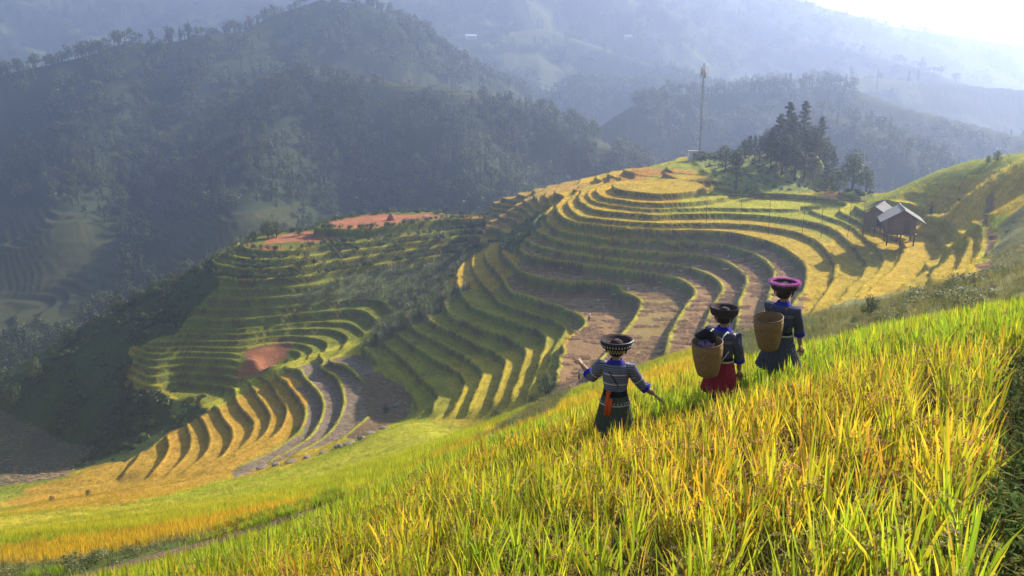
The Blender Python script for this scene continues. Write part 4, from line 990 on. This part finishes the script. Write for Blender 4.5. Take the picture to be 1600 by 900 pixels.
M_BASK = bask_mat(); M_RIM = mat('bamboo_rim', (.20,.12,.06), .6, .3, 20)
def woman(u, v, D, head, label, armL, armR, jacket, skirt, sk_z, sk_r, hat_kind, sash):
    x0, y0, z0 = wd(u, v, D); gz = ground(x0, y0); H0 = z0 - gz; k = H0 / 1.62
    print('woman', u, 'height to hat', round(H0, 2), 'k', round(k, 2)); k = min(max(k, .97), 1.05); gz = z0 - 1.62 * k
    rz = math.radians(head); Ri = Matrix.Rotation(-rz, 3, 'Z')
    L_ = lambda p: (Ri @ Vector((p[0], p[1], 0)) + Vector((0, 0, p[2])))
    aL = [L_(p) for p in armL]; aR = [L_(p) for p in armR]
    sL, sR = Vector((-.155, 0, 1.235)), Vector((.155, 0, 1.235))
    J = {'pelvis': ((0,0,.84),.135,.11), 'waist': ((0,.005,.98),.115,.09), 'chest': ((0,.01,1.12),.135,.10), 'top': ((0,0,1.235),.10,.075), 'neck': ((0,0,1.30),.048,.048), 'neck2': ((0,.012,1.345),.046,.048),
         'jaw': ((0,.022,1.385),.068,.075), 'head': ((0,.018,1.44),.082,.092), 'crown': ((0,.01,1.51),.06,.068),
         'sl': (sL,.042,.042), 'el': (aL[0],.038,.038), 'fl': ((aL[0] * .55 + aL[1] * .45),.037,.037), 'wl': (aL[1],.027,.027), 'sr': (sR,.042,.042), 'er': (aR[0],.038,.038), 'fr': ((aR[0] * .55 + aR[1] * .45),.037,.037), 'wr': (aR[1],.027,.027),
         'hl': ((-.085,0,.76),.085,.085), 'kl': ((-.09,.06,.44),.052,.052), 'al': ((-.09,-.02,.09),.034,.034), 'tl': ((-.095,.11,.03),.035,.022),
         'hr': ((.085,0,.76),.085,.085), 'kr': ((.09,.02,.44),.052,.052), 'ar': ((.09,-.10,.09),.034,.034), 'tr': ((.095,.03,.03),.035,.022)}
    E = [('pelvis','waist'),('waist','chest'),('chest','top'),('top','neck'),('neck','neck2'),('neck2','jaw'),('jaw','head'),('head','crown'),('top','sl'),('sl','el'),('el','fl'),('fl','wl'),('top','sr'),('sr','er'),('er','fr'),('fr','wr'),
         ('pelvis','hl'),('hl','kl'),('kl','al'),('al','tl'),('pelvis','hr'),('hr','kr'),('kr','ar'),('ar','tr')]
    mb = MB(); to_mb(grow(J, E, 'b', 2), mb)
    hand(mb, aL[1], aL[0], 1.1, .3, -1); hand(mb, aR[1], aR[0], 1.1, .25, 1); face(mb, Vector((0,.018,1.44)), Matrix.Identity(3))
    body = mb.build('person', M_SKIN)
    body.location = (x0, y0, gz); body.rotation_euler = (0, 0, rz); body.scale = (k,) * 3
    tag(body, label, 'person', 'women walking down through the rice')
    for s_ in (-1, 1): e = MB(); e.tube([(s_ * .03,.098,1.452),(s_ * .03,.104,1.452)], [.009,.004], 8); e.build('eye', M_EYE, body)
    h = MB(); h.loft([(0,-.012,1.375,.062,.062),(0,-.018,1.40,.084,.084),(0,-.014,1.45,.090,.096),(0,-.005,1.50,.082,.088),(0,0,1.545,.04,.045)], 18); h.build('hair', M_HAIR, body)
    j = MB(); j.loft([(0,0,.93,.135,.112),(0,.005,.98,.132,.108),(0,.01,1.06,.146,.114),(0,.008,1.14,.158,.118),(0,.0,1.21,.172,.116),(0,0,1.25,.168,.108),(0,0,1.275,.135,.088),(0,0,1.297,.085,.066),(0,0,1.31,.058,.055)], 28)
    j.build('jacket', jacket, body)
    c = MB(); c.loft([(0,0,1.285,.115,.080),(0,0,1.300,.09,.074),(0,-.002,1.335,.066,.064)], 20, cap=(False, False)); c.build('collar', M_BLUE, body)
    for s_, S0, ar in ((-1, sL, aL), (1, sR, aR)):
        el = ar[0]; cu = el * .72 + ar[1] * .28; st_ = Vector((s_ * .10, 0, 1.225)); mid = (S0 + el) / 2
        sv = MB(); sv.tube([st_, S0 + Vector((s_ * .012, 0, .008)), mid, el, el * .85 + ar[1] * .15], [.066,.074,.068,.060,.062], 14, cap=False); sl_ = sv.build('sleeve', jacket, body)
        cf = MB(); cf.tube([el * .86 + ar[1] * .14, cu, el * .64 + ar[1] * .36], [.063,.066,.069], 14, cap=False); cf.build('cuff', M_BLUE, sl_)
        bd = MB()
        for q in (.35, .62): c0 = S0 * (1 - q) + el * q; c1 = S0 * (1 - q - .05) + el * (q + .05); bd.tube([c0, c1], [.0685,.0675], 14, cap=False)
        bd.build('sleeve_band', M_SILV if hat_kind == 'beads' else M_JACK2, sl_)
    b = MB(); b.loft([(0,0,.84,.15,.125),(0,0,.90,.142,.118),(0,0,.965,.138,.114)], 24, cap=(False, False)); b.build('waistband', M_BLACK, body)
    sk = MB(); sk.loft([(0,0,.90,.15,.122),(0,0,.80,.17,.145),(0,0,(.8 + sk_z) / 2,(.17 + sk_r) / 2,(.15 + sk_r) / 2),(0,0,sk_z,sk_r,sk_r * .95)], 96, cap=(False, False), pleat=24, amp=.06); sk.build('skirt', skirt, body)
    lg = MB()
    for s_, J1, J2 in ((-1, 'kl', 'al'), (1, 'kr', 'ar')): lg.tube([J[J1][0], J[J2][0]], [.062,.046], 10)
    lg.build('leggings', M_BLACK, body)
    def band(z_, rx, ry, hgt=.013, cy=.008, m_=None):
        q = MB(); q.loft([(0,cy,z_,rx,ry),(0,cy,z_ + hgt,rx,ry)], 28, cap=(False, False)); q.build('woven_band', m_ or M_SILV, body)
    if hat_kind == 'beads':
        band(1.165,.1635,.1235); band(1.045,.1490,.1185); band(.80,.182,.158,.015,0); band(.845,.158,.133,.008,0)
        tr_ = MB()
        for a in np.linspace(0, 6.28, 26): tr_.tube([(.164 * math.cos(a), .139 * math.sin(a), .835), (.172 * math.cos(a), .146 * math.sin(a), .815)], [.008,.003], 5)
        tr_.build('coin_fringe', M_SILV, body)
    else: band(1.15,.172,.130,.04,.008,M_JACK); band(.905,.150,.128,.02,0,M_SILV)
    hb_ = MB(); r0 = {'beads': .188, 'plain': .172, 'pink': .165}[hat_kind]
    hb_.loft([(0,0,1.472,.112,.112),(0,0,1.478,r0 * .88,r0 * .90),(0,0,1.50,r0 * .95,r0 * .96),(0,-.004,1.555,r0,r0),(0,-.004,1.575,r0 * .97,r0 * .97),(0,-.004,1.555,r0 * .84,r0 * .84),(0,0,1.515,r0 * .62,r0 * .62),(0,0,1.505,r0 * .42,r0 * .42),(0,0,1.545,r0 * .34,r0 * .34),(0,0,1.565,r0 * .15,r0 * .15)], 36)
    ho = hb_.build('headdress', M_HAT, body)
    if hat_kind == 'beads':
        sb = MB()
        for i in range(34):
            a = 2 * math.pi * i / 34; sb.tube([(r0 * .955 * math.cos(a), r0 * .955 * math.sin(a), 1.505), (r0 * .985 * math.cos(a), r0 * .985 * math.sin(a), 1.51), (r0 * .97 * math.cos(a), r0 * .97 * math.sin(a), 1.525)], [.004,.008,.003], 5)
        sb.build('silver_studs', M_SILV, ho)
    rm = MB(); rm.tube([(r0 * .99 * math.cos(a), r0 * .99 * math.sin(a) - .004, 1.567) for a in np.linspace(0, 6.2832, 37)], .003 if hat_kind != 'pink' else .015, 7, cap=False)
    if hat_kind == 'pink':
        rq = random.Random(5)
        for i in range(1500):
            a = rq.uniform(0, 6.28); b_ = rq.uniform(0, 6.28); c_ = Vector((r0 * math.cos(a), r0 * math.sin(a), 1.567)); d = Vector((math.cos(a) * math.cos(b_), math.sin(a) * math.cos(b_), math.sin(b_)))
            w_ = d.cross(Vector((rq.random(), rq.random(), rq.random()))).normalized() * .004; rm.add([c_ + d * .012 - w_, c_ + d * rq.uniform(.022,.042), c_ + d * .012 + w_], [(0,1,2)])
    rm.build('pink_fringe' if hat_kind == 'pink' else 'brim_edge', M_PINK if hat_kind == 'pink' else (M_SILV if hat_kind == 'beads' else M_HAT), ho)
    bb = MB()
    for row, z_ in enumerate((1.47, 1.449, 1.428) if hat_kind == 'beads' else (1.47,)):
        n_ = 22
        for i in range(n_):
            a = 2 * math.pi * (i + .5 * row) / n_
            if math.sin(a) > .55: continue
            r_ = .108 - row * .004; p_ = (r_ * math.cos(a), r_ * math.sin(a) - .006, z_); bb.tube([(p_[0], p_[1], z_ + .009), p_, (p_[0], p_[1], z_ - .009)], [.003,.008,.003], 6)
    bb.build('bead_strings', M_BEAD if hat_kind == 'beads' else M_RIM, ho)
    for s_ in (-1, 1):
        tas = MB(); tas.tube([(s_ * r0 * .78,0,1.50),(s_ * .118,-.01,1.45),(s_ * .105,-.02,1.40)], [.007,.012,.006], 6); tas.build('tassel', M_HAT, ho)
    if sash:
        ss = MB()
        for dx_ in (0, .035):
            ss.box((-.07 + dx_, -.165, .84 - dx_ * 1.6), (.042, .014, .30 - dx_ * 2), Matrix.Rotation(.08, 3, 'Y'))
        ss.box((-.055, -.142, .965), (.05, .03, .03)); ss.build('sash', M_ORAN, body)
        st = MB(); st.tube([(-.13,.02,1.26),(-.06,-.115,1.20),(.05,-.13,1.05),(-.02,-.135,.95)][::1], .006, 5); st.build('shoulder_strap', M_BLACK, body)
    return body, k, (x0, y0, gz), rz
W1 = woman(964, 523, 9.4, -14, 'woman in grey striped jacket with orange sash, arms spread, no basket on her back', [(-.26,.12,1.06),(-.37,.32,1.15)], [(.31,.03,1.0),(.46,.06,.87)], M_JACK, M_SKGRN, .48, .23, 'beads', True)
W2 = woman(1133, 473, 9.9, -42, 'woman in plain dark headdress and red pleated skirt carrying a full basket', [(-.08,.22,1.0),(.02,.36,.92)], [(.20,-.04,.97),(.23,.03,.76)], M_JACK2, M_SKRED, .52, .225, 'plain', False)
W3 = woman(1227, 434, 10.6, -42, 'woman with bright pink ring headdress and dark pleated skirt, farthest up the slope', [(-.06,.22,1.0),(.02,.36,.92)], [(.215,-.02,.98),(.26,.04,.75)], M_JACK2, M_SKDK, .50, .27, 'pink', False)
def basket(W, label, full, strap):
    body, k, (x0, y0, gz), rz = W
    t = MB(); t.loft([(0,0,0,.10,.10),(0,0,.02,.128,.128),(0,0,.10,.150,.150),(0,0,.24,.176,.176),(0,0,.36,.188,.188),(0,0,.44,.187,.187),(0,0,.45,.180,.180),(0,0,.44,.173,.173),(0,0,.2,.146,.146),(0,0,.04,.115,.115)], 40)
    o = t.build('basket', M_BASK); tag(o, label, 'basket', 'back baskets carried by the women')
    back = Vector((math.sin(rz), -math.cos(rz), 0)); o.location = Vector((x0, y0, gz)) + back * .31 * k + Vector((0, 0, .80 * k))
    o.rotation_euler = (math.radians(7), 0, rz)
    o.rotation_euler = (Matrix.Rotation(rz, 3, 'Z') @ Matrix.Rotation(math.radians(8), 3, 'X')).to_euler()
    o.scale = (.93,) * 3
    r = MB(); r.tube([(.183 * math.cos(a), .183 * math.sin(a), .445) for a in np.linspace(0, 6.2832, 37)], .009, 8, cap=False); r.build('rim', M_RIM, o)
    st = MB()
    for s_ in (-1, 1): st.tube([(s_ * .09,.16,.36),(s_ * .10,.22,.46),(s_ * .10,.31,.47),(s_ * .12,.40,.40),(s_ * .13,.36,.25),(s_ * .10,.17,.14)], [.012,.014,.014,.014,.012,.010], 6, flat=.4)
    st.build('carrying_straps', strap, o)
    if full:
        f = MB(); rq = random.Random(9)
        f.tube([(-.08,.0,.40),(-.10,-.02,.50),(-.03,.02,.545),(.03,.03,.52),(.08,.02,.44)], [.055,.06,.062,.055,.05], 10); f.build('folded_black_cloth', M_BLACK, o)
        g2 = MB()
        for i in range(5): a = i * 1.3; g2.tube([(.08 * math.cos(a), .08 * math.sin(a) - .03, .40), (.05 * math.cos(a + .6), .05 * math.sin(a + .6) - .04, .455), (.09 * math.cos(a + 1.2), .09 * math.sin(a + 1.2) - .03, .41)], [.03,.035,.03], 8)
        g2.build('blue_bundle', fabric('blue_print', (.05,.09,.20), (.45,.20,.22), 40), o)
basket(W2, 'tan bamboo back basket stuffed with dark cloth, on the woman in the red skirt', True, M_WHITE)
basket(W3, 'brown empty back basket on the woman with the pink headdress', False, M_BLACK)
# distant workers
def worker(u, v, D, hp, rz, label, shirt, trousers, bend=0., hatc=None, group='workers in the fields', arm=None):
    x_, y_, z_ = spot(u, v, D); k = hp / FPX * D / 1.6
    b = bend; S_ = Vector((0, .45 * b, 1.3 - .35 * b)); Hd = S_ + Vector((0, .12 * b, .2 - .08 * b))
    eL, eR = S_ + Vector((-.22,.08,-.22)), S_ + Vector((.22,.08,-.22)); wL, wR = eL + Vector((.02,.2,-.12)), (eR + Vector((.1,.1,.22)) if arm else eR + Vector((-.02,.2,-.12)))
    J = {'p': ((0,0,.88),.13,.1), 'c': (((S_ + Vector((0,0,.88))) / 2),.12,.09), 't': (S_,.11,.08), 'n': (S_ * .5 + Hd * .5,.05,.05), 'h': (Hd,.09,.1), 'h2': (Hd + Vector((0,0,.09)),.06,.07),
         'a': (eL,.04,.04), 'a2': (wL,.025,.025), 'b': (eR,.04,.04), 'b2': (wR,.025,.025), 'k': ((-.1,.03,.46),.055,.055), 'f': ((-.1,-.02,.07),.035,.035), 'f2': ((-.1,.1,.03),.03,.02), 'k2': ((.1,.06,.46),.055,.055), 'g': ((.1,.0,.07),.035,.035), 'g2': ((.1,.12,.03),.03,.02)}
    E = [('p','c'),('c','t'),('t','n'),('n','h'),('h','h2'),('t','a'),('a','a2'),('t','b'),('b','b2'),('p','k'),('k','f'),('f','f2'),('p','k2'),('k2','g'),('g','g2')]
    mb = MB(); to_mb(grow(J, E, 'b', 1), mb); hand(mb, wL, eL, 1, .3, -1); hand(mb, wR, eR, 1, .3, 1); face(mb, Hd, Matrix.Identity(3)); o = mb.build('person', M_SKIN)
    o.location = (x_, y_, z_); o.rotation_euler = (0, 0, rz); o.scale = (k,) * 3; tag(o, label, 'person', group)
    sm = MB(); p0 = Vector((0,0,.88)); sm.tube([p0, (p0 + S_) / 2, S_, S_ * .6 + Hd * .4], [.165,.16,.17,.07], 12)
    for e_, s_ in ((eL,-1),(eR,1)): sm.tube([S_ + Vector((s_ * .06,0,0)), S_ * .3 + e_ * .7, e_], [.08,.065,.06], 8)
    sm.build('shirt', shirt, o)
    tm = MB(); tm.tube([(0,0,.92),(-.07,.01,.7),(-.1,.03,.46),(-.1,-.02,.14)], [.13,.11,.08,.065], 9); tm.tube([(0,0,.92),(.07,.02,.7),(.1,.06,.46),(.1,.0,.14)], [.13,.11,.08,.065], 9); tm.build('trousers', trousers, o)
    hm_ = MB()
    if hatc: hm_.loft([(Hd.x, Hd.y, Hd.z + .05, .20, .20), (Hd.x, Hd.y, Hd.z + .20, .01, .01)], 14); hm_.build('hat', hatc, o)
    else: hm_.loft([(Hd.x, Hd.y - .02, Hd.z + .0, .10, .11), (Hd.x, Hd.y - .02, Hd.z + .08, .095, .105), (Hd.x, Hd.y, Hd.z + .15, .05, .05)], 12); hm_.build('hair', M_HAIR, o)
    return o
M_DKT = mat('dark_trousers', (.03,.032,.045), .9); M_BRN = mat('brown_shirt', (.16,.08,.05), .9)
worker(921, 482, 150, 16, 2.4, 'worker in a white shirt standing on the cut paddy, one arm raised', M_WHITE, M_DKT, arm=1)
worker(905, 588, 121, 19, .5, 'worker in pale blue at the near end of the cut paddy, by a darker one', mat('pale_blue_shirt', (.25,.30,.38), .9), M_DKT)
worker(927, 580, 123, 20, 1.2, 'worker all in dark clothes at the near end of the cut paddy', M_BLACK, M_DKT)
worker(1455, 330, 146, 22, -.6, 'person in brown standing on the bank right of the huts', M_BRN, M_DKT)
worker(1503, 289, 146, 10, .4, 'bent worker in black on the upper right rice, leftmost of the group', M_BLACK, M_DKT, .9)
worker(1561, 277, 148, 11, 1.8, 'dark clothed worker at the top right, left one of three together', M_BLACK, M_DKT, .5)
worker(1571, 275, 148, 12, -1.4, 'worker in a light shirt and pale hat at the top right rice', M_WHITE, M_DKT, .2, mat('straw_hat', (.6,.5,.3), .8))
worker(1578, 276, 148, 12, .3, 'worker in blue at the top right rice, rightmost of three together', M_JACK2, M_DKT, .4)

# ------------------------------------------------------------------ huts, pipe, mast and small things
M_WOOD = mat('weathered_wood', (.19,.13,.085), .85, .45, 4, .4); M_POST = mat('post_wood', (.10,.06,.04), .9, .4, 6, .4)
def roof_mat():
    m = mat('fibre_cement_roof', (.30,.28,.27), .9, .3, 1.5, 0); t = m.node_tree; b = t.nodes['Principled BSDF']; tc = t.nodes.new('ShaderNodeTexCoord'); w_ = t.nodes.new('ShaderNodeTexWave'); w_.bands_direction = 'Y'; w_.inputs['Scale'].default_value = 2.2
    bp = t.nodes.new('ShaderNodeBump'); bp.inputs['Strength'].default_value = .6; bp.inputs['Distance'].default_value = .05
    t.links.new(tc.outputs['Object'], w_.inputs['Vector']); t.links.new(w_.outputs['Fac'], bp.inputs['Height']); t.links.new(bp.outputs[0], b.inputs['Normal']); return m
M_ROOF = roof_mat()
def hut(loc, rz, sc, label, open_front=False):
    t = thing('stilt_hut', label, 'hut', loc, rz, 'huts on the terraces'); t.scale = (sc,) * 3
    W_, L_, f0, h = 3.6, 3.6, .55, 2.0
    for sx in (-1, 0, 1):
        for sy in (-1, 1):
            p = MB(); p.tube([(sx * W_ * .48, sy * L_ * .46, -1.2), (sx * W_ * .48 + .04 * sx, sy * L_ * .46, f0 + (h if sx else .1))], [.10,.085], 7); p.build('stilt', M_POST, t)
    fl = MB(); fl.box((0,0,f0), (W_ + .5, L_ + .5, .14))
    for i in range(7): fl.box((-W_ / 2 + i * .6, 0, f0 - .13), (.09, L_ + .6, .1))
    fl.build('floor', M_WOOD, t, False)
    wl = MB()
    n = 14
    for i in range(n):
        x_ = -W_ / 2 + (i + .5) * W_ / n; hh = h + (1 - abs(x_) / (W_ / 2)) * 1.15
        wl.box((x_, -L_ / 2, f0 + .07 + hh / 2), (W_ / n - .012, .05 + .02 * (i % 2), hh)); wl.box((x_, L_ / 2, f0 + .07 + hh / 2), (W_ / n - .012, .05, hh))
    for i in range(13):
        y_ = -L_ / 2 + (i + .5) * L_ / 13
        wl.box((-W_ / 2, y_, f0 + .07 + h / 2), (.05 + .02 * (i % 2), L_ / 13 - .012, h)); wl.box((W_ / 2, y_, f0 + .07 + h / 2), (.05, L_ / 13 - .012, h))
    w0 = wl.build('plank_wall', M_WOOD, t, False)
    d = MB(); d.box((.7, -L_ / 2 - .06, f0 + 1.0), (.85, .05, 1.75)); d.build('door', M_POST, w0, False)
    ov = 1.15; px = W_ / 2 + ov; hr = f0 + h + 1.55; he = f0 + h - .25
    for s_ in (-1, 1):
        r = MB(); yl = L_ / 2 + .95; V = [(0,-yl,hr),(0,yl,hr),(s_ * px,yl,he),(s_ * px,-yl,he)]
        V2 = [(a, b, c - .07) for a, b, c in V]; r.add(V + V2, [(0,1,2,3),(7,6,5,4),(0,3,7,4),(1,5,6,2),(3,2,6,7),(0,4,5,1)]); r.build('roof_sheet', M_ROOF, t, False)
    rg_ = MB(); rg_.tube([(0,-yl,hr + .03),(0,yl,hr + .03)], .10, 8); rg_.build('ridge_cap', M_ROOF, t)
    b = MB()
    for s_ in (-1, 1):
        for y_ in (-yl + .1, 0, yl - .1): b.tube([(0,y_,hr - .12),(s_ * px,y_,he - .12)], .05, 5)
    b.build('rafters', M_POST, t)
    ld = MB()
    for s_ in (-.22,.22): ld.tube([(-1.0 + s_,-L_ / 2 - 1.0,-.3),(-1.0 + s_,-L_ / 2 - .2,f0)], .04, 5)
    for q in np.linspace(.1,.9,5): ld.tube([(-1.22,-L_ / 2 - 1.0 + .8 * q,-.3 + (f0 + .3) * q),(-.78,-L_ / 2 - 1.0 + .8 * q,-.3 + (f0 + .3) * q)], .03, 5)
    ld.build('ladder', M_POST, t)
x_, y_, z_ = spot(1404, 374, 141); hz1 = z_
hut((x_, y_, wd(1404,374,141)[2] + .6), math.radians(-16), 1.14, 'wooden stilt hut with bright grey gabled roof, its plank gable facing the camera')
x_, y_, z_ = spot(1370, 366, 147)
hut((x_, y_, wd(1370,362,147)[2] + .6), math.radians(-38), 1.0, 'smaller stilt hut half hidden behind the front hut, roof sloping left', True)
for lab, u, v, D, sz in [('pale sack lying under the eaves at the left of the front hut', 1375, 348, 140, 1.5), ('white bag hanging by the right wall of the front hut', 1428, 352, 139, 1.1)]: pass
def sack(u, v, D, sz, label, m=M_WHITE, g='white bundles left on the fields', tall=.7):
    rq = random.Random(int(u)); mb = MB(); x_, y_, z_ = spot(u, v, D)
    mb.loft([(0,0,0,.42,.3),(.02,0,.12,.5,.36),(0,.02,.35 * tall / .7,.42,.33),(.05,0,.58 * tall / .7,.22,.2),(.03,.02,.66 * tall / .7,.1,.09),(.06,0,.75 * tall / .7,.15,.12)], 14)
    o = mb.build('sack', m); o.location = (x_, y_, z_); o.rotation_euler = (0, 0, u); o.scale = (sz,) * 3; tag(o, label, 'sack', g)
for u, v, D, sz, lab in [(937,400,163,.6,'white sack standing on a narrow terrace below the round top'),(983,424,160,.6,'white sack lying on a bank left of the cut paddies'),(944,446,158,.4,'small white bag on the bank above the worker'),
    (1079,448,158,.4,'small white bag at the bend of a green bank'),(1138,411,162,.6,'white sack at the top of a straw covered terrace'),(1029,516,141,.55,'pale bag among the straw in the widest cut paddy')]: sack(u, v, D, sz, lab)
hp_ = MB(); rq = random.Random(2); hp_.loft([(0,0,-.2,1.5,1.3),(0,0,.5,1.35,1.2),(.05,0,1.3,1.0,.9),(.1,0,2.0,.55,.5),(.1,0,2.35,.12,.1)], 22, pleat=9, amp=.1)
o = hp_.build('earth_mound', mat('red_earth', (.34,.13,.06), .95, .35, 2, 1)); x_, y_, z_ = hit(611,344,150); o.location = (x_, y_, z_); o.scale = (.85,.85,.8); tag(o, 'small red earth mound on the bare hilltop', 'mound')
# stones along the brown pit
M_ROCK = mat('stone', (.26,.20,.16), .9, .4, 2, .8)
RW = ['first','second','third','fourth','fifth','sixth','seventh','eighth','ninth','tenth','eleventh']
for i, (u, v) in enumerate([(410,731),(432,728),(458,722),(480,716),(505,708),(530,699),(546,694),(565,686),(580,678),(600,670),(620,634)]):
    bm = bmesh.new(); bmesh.ops.create_icosphere(bm, subdivisions=2, radius=.5); rq = random.Random(i)
    for v_ in bm.verts: v_.co *= 1 + .25 * math.sin(v_.co.x * 7 + i) * math.cos(v_.co.y * 6 + i * 2); v_.co.z *= .6
    me_ = bpy.data.meshes.new('stone'); bm.to_mesh(me_); bm.free(); x_, y_, z_ = hit(u, v, 60); o = link('stone', me_, M_ROCK); o.location = (x_, y_, z_ + .12); o.scale = (rq.uniform(1.1,2.4), rq.uniform(.9,1.5), rq.uniform(.8,1.4)); o.rotation_euler = (0, 0, rq.uniform(0, 3))
    tag(o, 'brown stone on the edge of the cut grey terraces, %s from the left' % RW[i], 'stone', 'stones along the edge of the pit')
# bamboo water pipe on posts
t = thing('water_pipe', 'bamboo water pipe carried on thin posts across the green field to the huts', 'pipe', wd(1105,306,172))
o0 = Vector(t.location); PP = [wd(1105,304,172), wd(1160,306,168), wd(1204,309,164), wd(1259,311,160), wd(1287,312,157), wd(1331,313,152), wd(1352,315,149)]
mb = MB(); mb.tube([Vector(p) - o0 for p in PP], .085, 7); mb.build('bamboo_tube', M_POST, t)
for i, (p, hh) in enumerate(zip(PP, (1.2,1.6,1.9,1.9,2.3,3,2))):
    g0 = ground(p[0], p[1]); mb = MB(); mb.tube([(p[0] - o0.x + .12 * (-1) ** i, p[1] - o0.y, min(g0 - .2, p[2] - hh) - o0.z), (p[0] - o0.x, p[1] - o0.y, p[2] + .25 - o0.z)], [.05,.035], 6); mb.build('post', M_POST, t)
# telecom mast
x_, y_, z_ = spot(1092,248,240); top = wd(1095,98,240)[2]; Hm = top - z_
M_STEEL = mat('galvanised_steel', (.16,.17,.18), .6, .15, 3)
t = thing('telecom_mast', 'tall thin lattice mast with panel antennas beside the tree knoll', 'mast', (x_, y_, z_ - .5))
mb = MB(); R_ = .20
for k in range(3):
    a = k * 2.094; mb.tube([(R_ * math.cos(a), R_ * math.sin(a), 0), (R_ * math.cos(a) + .1, R_ * math.sin(a), Hm + .5)], .045, 5)
n_ = int(Hm / .8)
for i in range(n_):
    for k in range(3):
        a, b = k * 2.094, (k + 1) * 2.094; z0, z1 = i * .8, (i + 1) * .8; mb.tube([(R_ * math.cos(a), R_ * math.sin(a), z0), (R_ * math.cos(b), R_ * math.sin(b), z1)], .035, 4, cap=False)
mb.build('lattice_pole', M_STEEL, t)
for k in range(6):
    a = k * math.pi / 3; mb = MB(); zc = Hm - (1.6 if k % 2 == 0 else 2.3); mb.box((.75 * math.cos(a) + .09, .75 * math.sin(a), zc), (.18, .34, 2.1), Matrix.Rotation(a, 3, 'Z')); mb.tube([(.1,0,zc),(.75 * math.cos(a) + .09,.75 * math.sin(a),zc)], .04, 5); mb.build('panel_antenna', mat('antenna_grey', (.5,.51,.52), .5) if k == 0 else bpy.data.materials['antenna_grey'], t)
for k in range(3):
    a = k * 2.094 + .4; mb = MB(); mb.tube([(0,0,Hm * .72),(9 * math.cos(a),9 * math.sin(a),-1.5)], .018, 4); mb.build('guy_wire', M_STEEL, t)
x_, y_, z_ = spot(1082,250,236); t = thing('equipment_cabin', 'small white cabin at the foot of the mast', 'cabin', (x_, y_, z_)); mb = MB(); mb.box((0,0,1.0), (2.2,1.8,2.4)); mb.build('wall', M_WHITE, t, False); mb = MB(); mb.box((0,0,2.28), (2.7,2.2,.15)); mb.build('roof', M_ROOF, t, False); mb = MB(); mb.box((.3,-.93,.85),(.8,.05,1.8)); mb.build('door', M_STEEL, t, False)
# far houses
M_HW = mat('pale_wall', (.6,.58,.54), .9, .15, 1); M_HR = mat('metal_roof', (.62,.64,.68), .4, .15, 1); M_HR2 = mat('pale_yellow_roof', (.75,.66,.45), .5, .15, 1)
def house(u, v, D, wd_, rz, label, rm_=M_HR):
    x_, y_, z_ = wd(u, v, D); z_ = ground(x_, y_); t = thing('house', label, 'house', (x_, y_, z_), rz, 'houses far across the valley'); w2, d2, h = wd_ / 2, 3.2, 3.0
    mb = MB(); mb.box((0,0,h / 2 - 1), (wd_, d2 * 2, h + 2)); w_ = mb.build('wall', M_HW, t, False)
    for k in (-1, 1): mb = MB(); mb.box((k * wd_ * .25, -d2 - .03, 1.6), (1.4,.08,1.2)); mb.build('window', M_EYE, w_, False)
    mb = MB(); mb.box((0, -d2 - .03, 1.05), (1.1,.08,2.1)); mb.build('door', M_WOOD, w_, False)
    mb = MB(); V = [(-w2 - .6,-d2 - .8,h - .1),(w2 + .6,-d2 - .8,h - .1),(w2 + .6,d2 + .8,h - .1),(-w2 - .6,d2 + .8,h - .1),(-w2 - .6,0,h + 1.9),(w2 + .6,0,h + 1.9)]
    mb.add(V, [(0,1,5,4),(2,3,4,5),(0,4,3),(1,2,5),(0,3,2,1)]); mb.build('roof', rm_, t, False)
for a in [(1140,99,1000,15,.1,'small white roofed house on the far slope, left of a longer one'),(1158,102,980,22,-.1,'long white roofed house on the far slope right of the mast top'),(1235,101,990,30,.05,'longest house on the far slope, with a pale yellow roof',M_HR2),
    (985,42,1300,16,.2,'tiny pale house high on the far slope above the mast'),(735,30,1200,14,.3,'tiny pale roofed house at the top, right of the summit'),(1570,97,1050,16,-.2,'pale roofed house at the right edge of the far slope'),(1068,122,900,14,.2,'pale roofed house left of the mast top'),
    ]: house(*a)
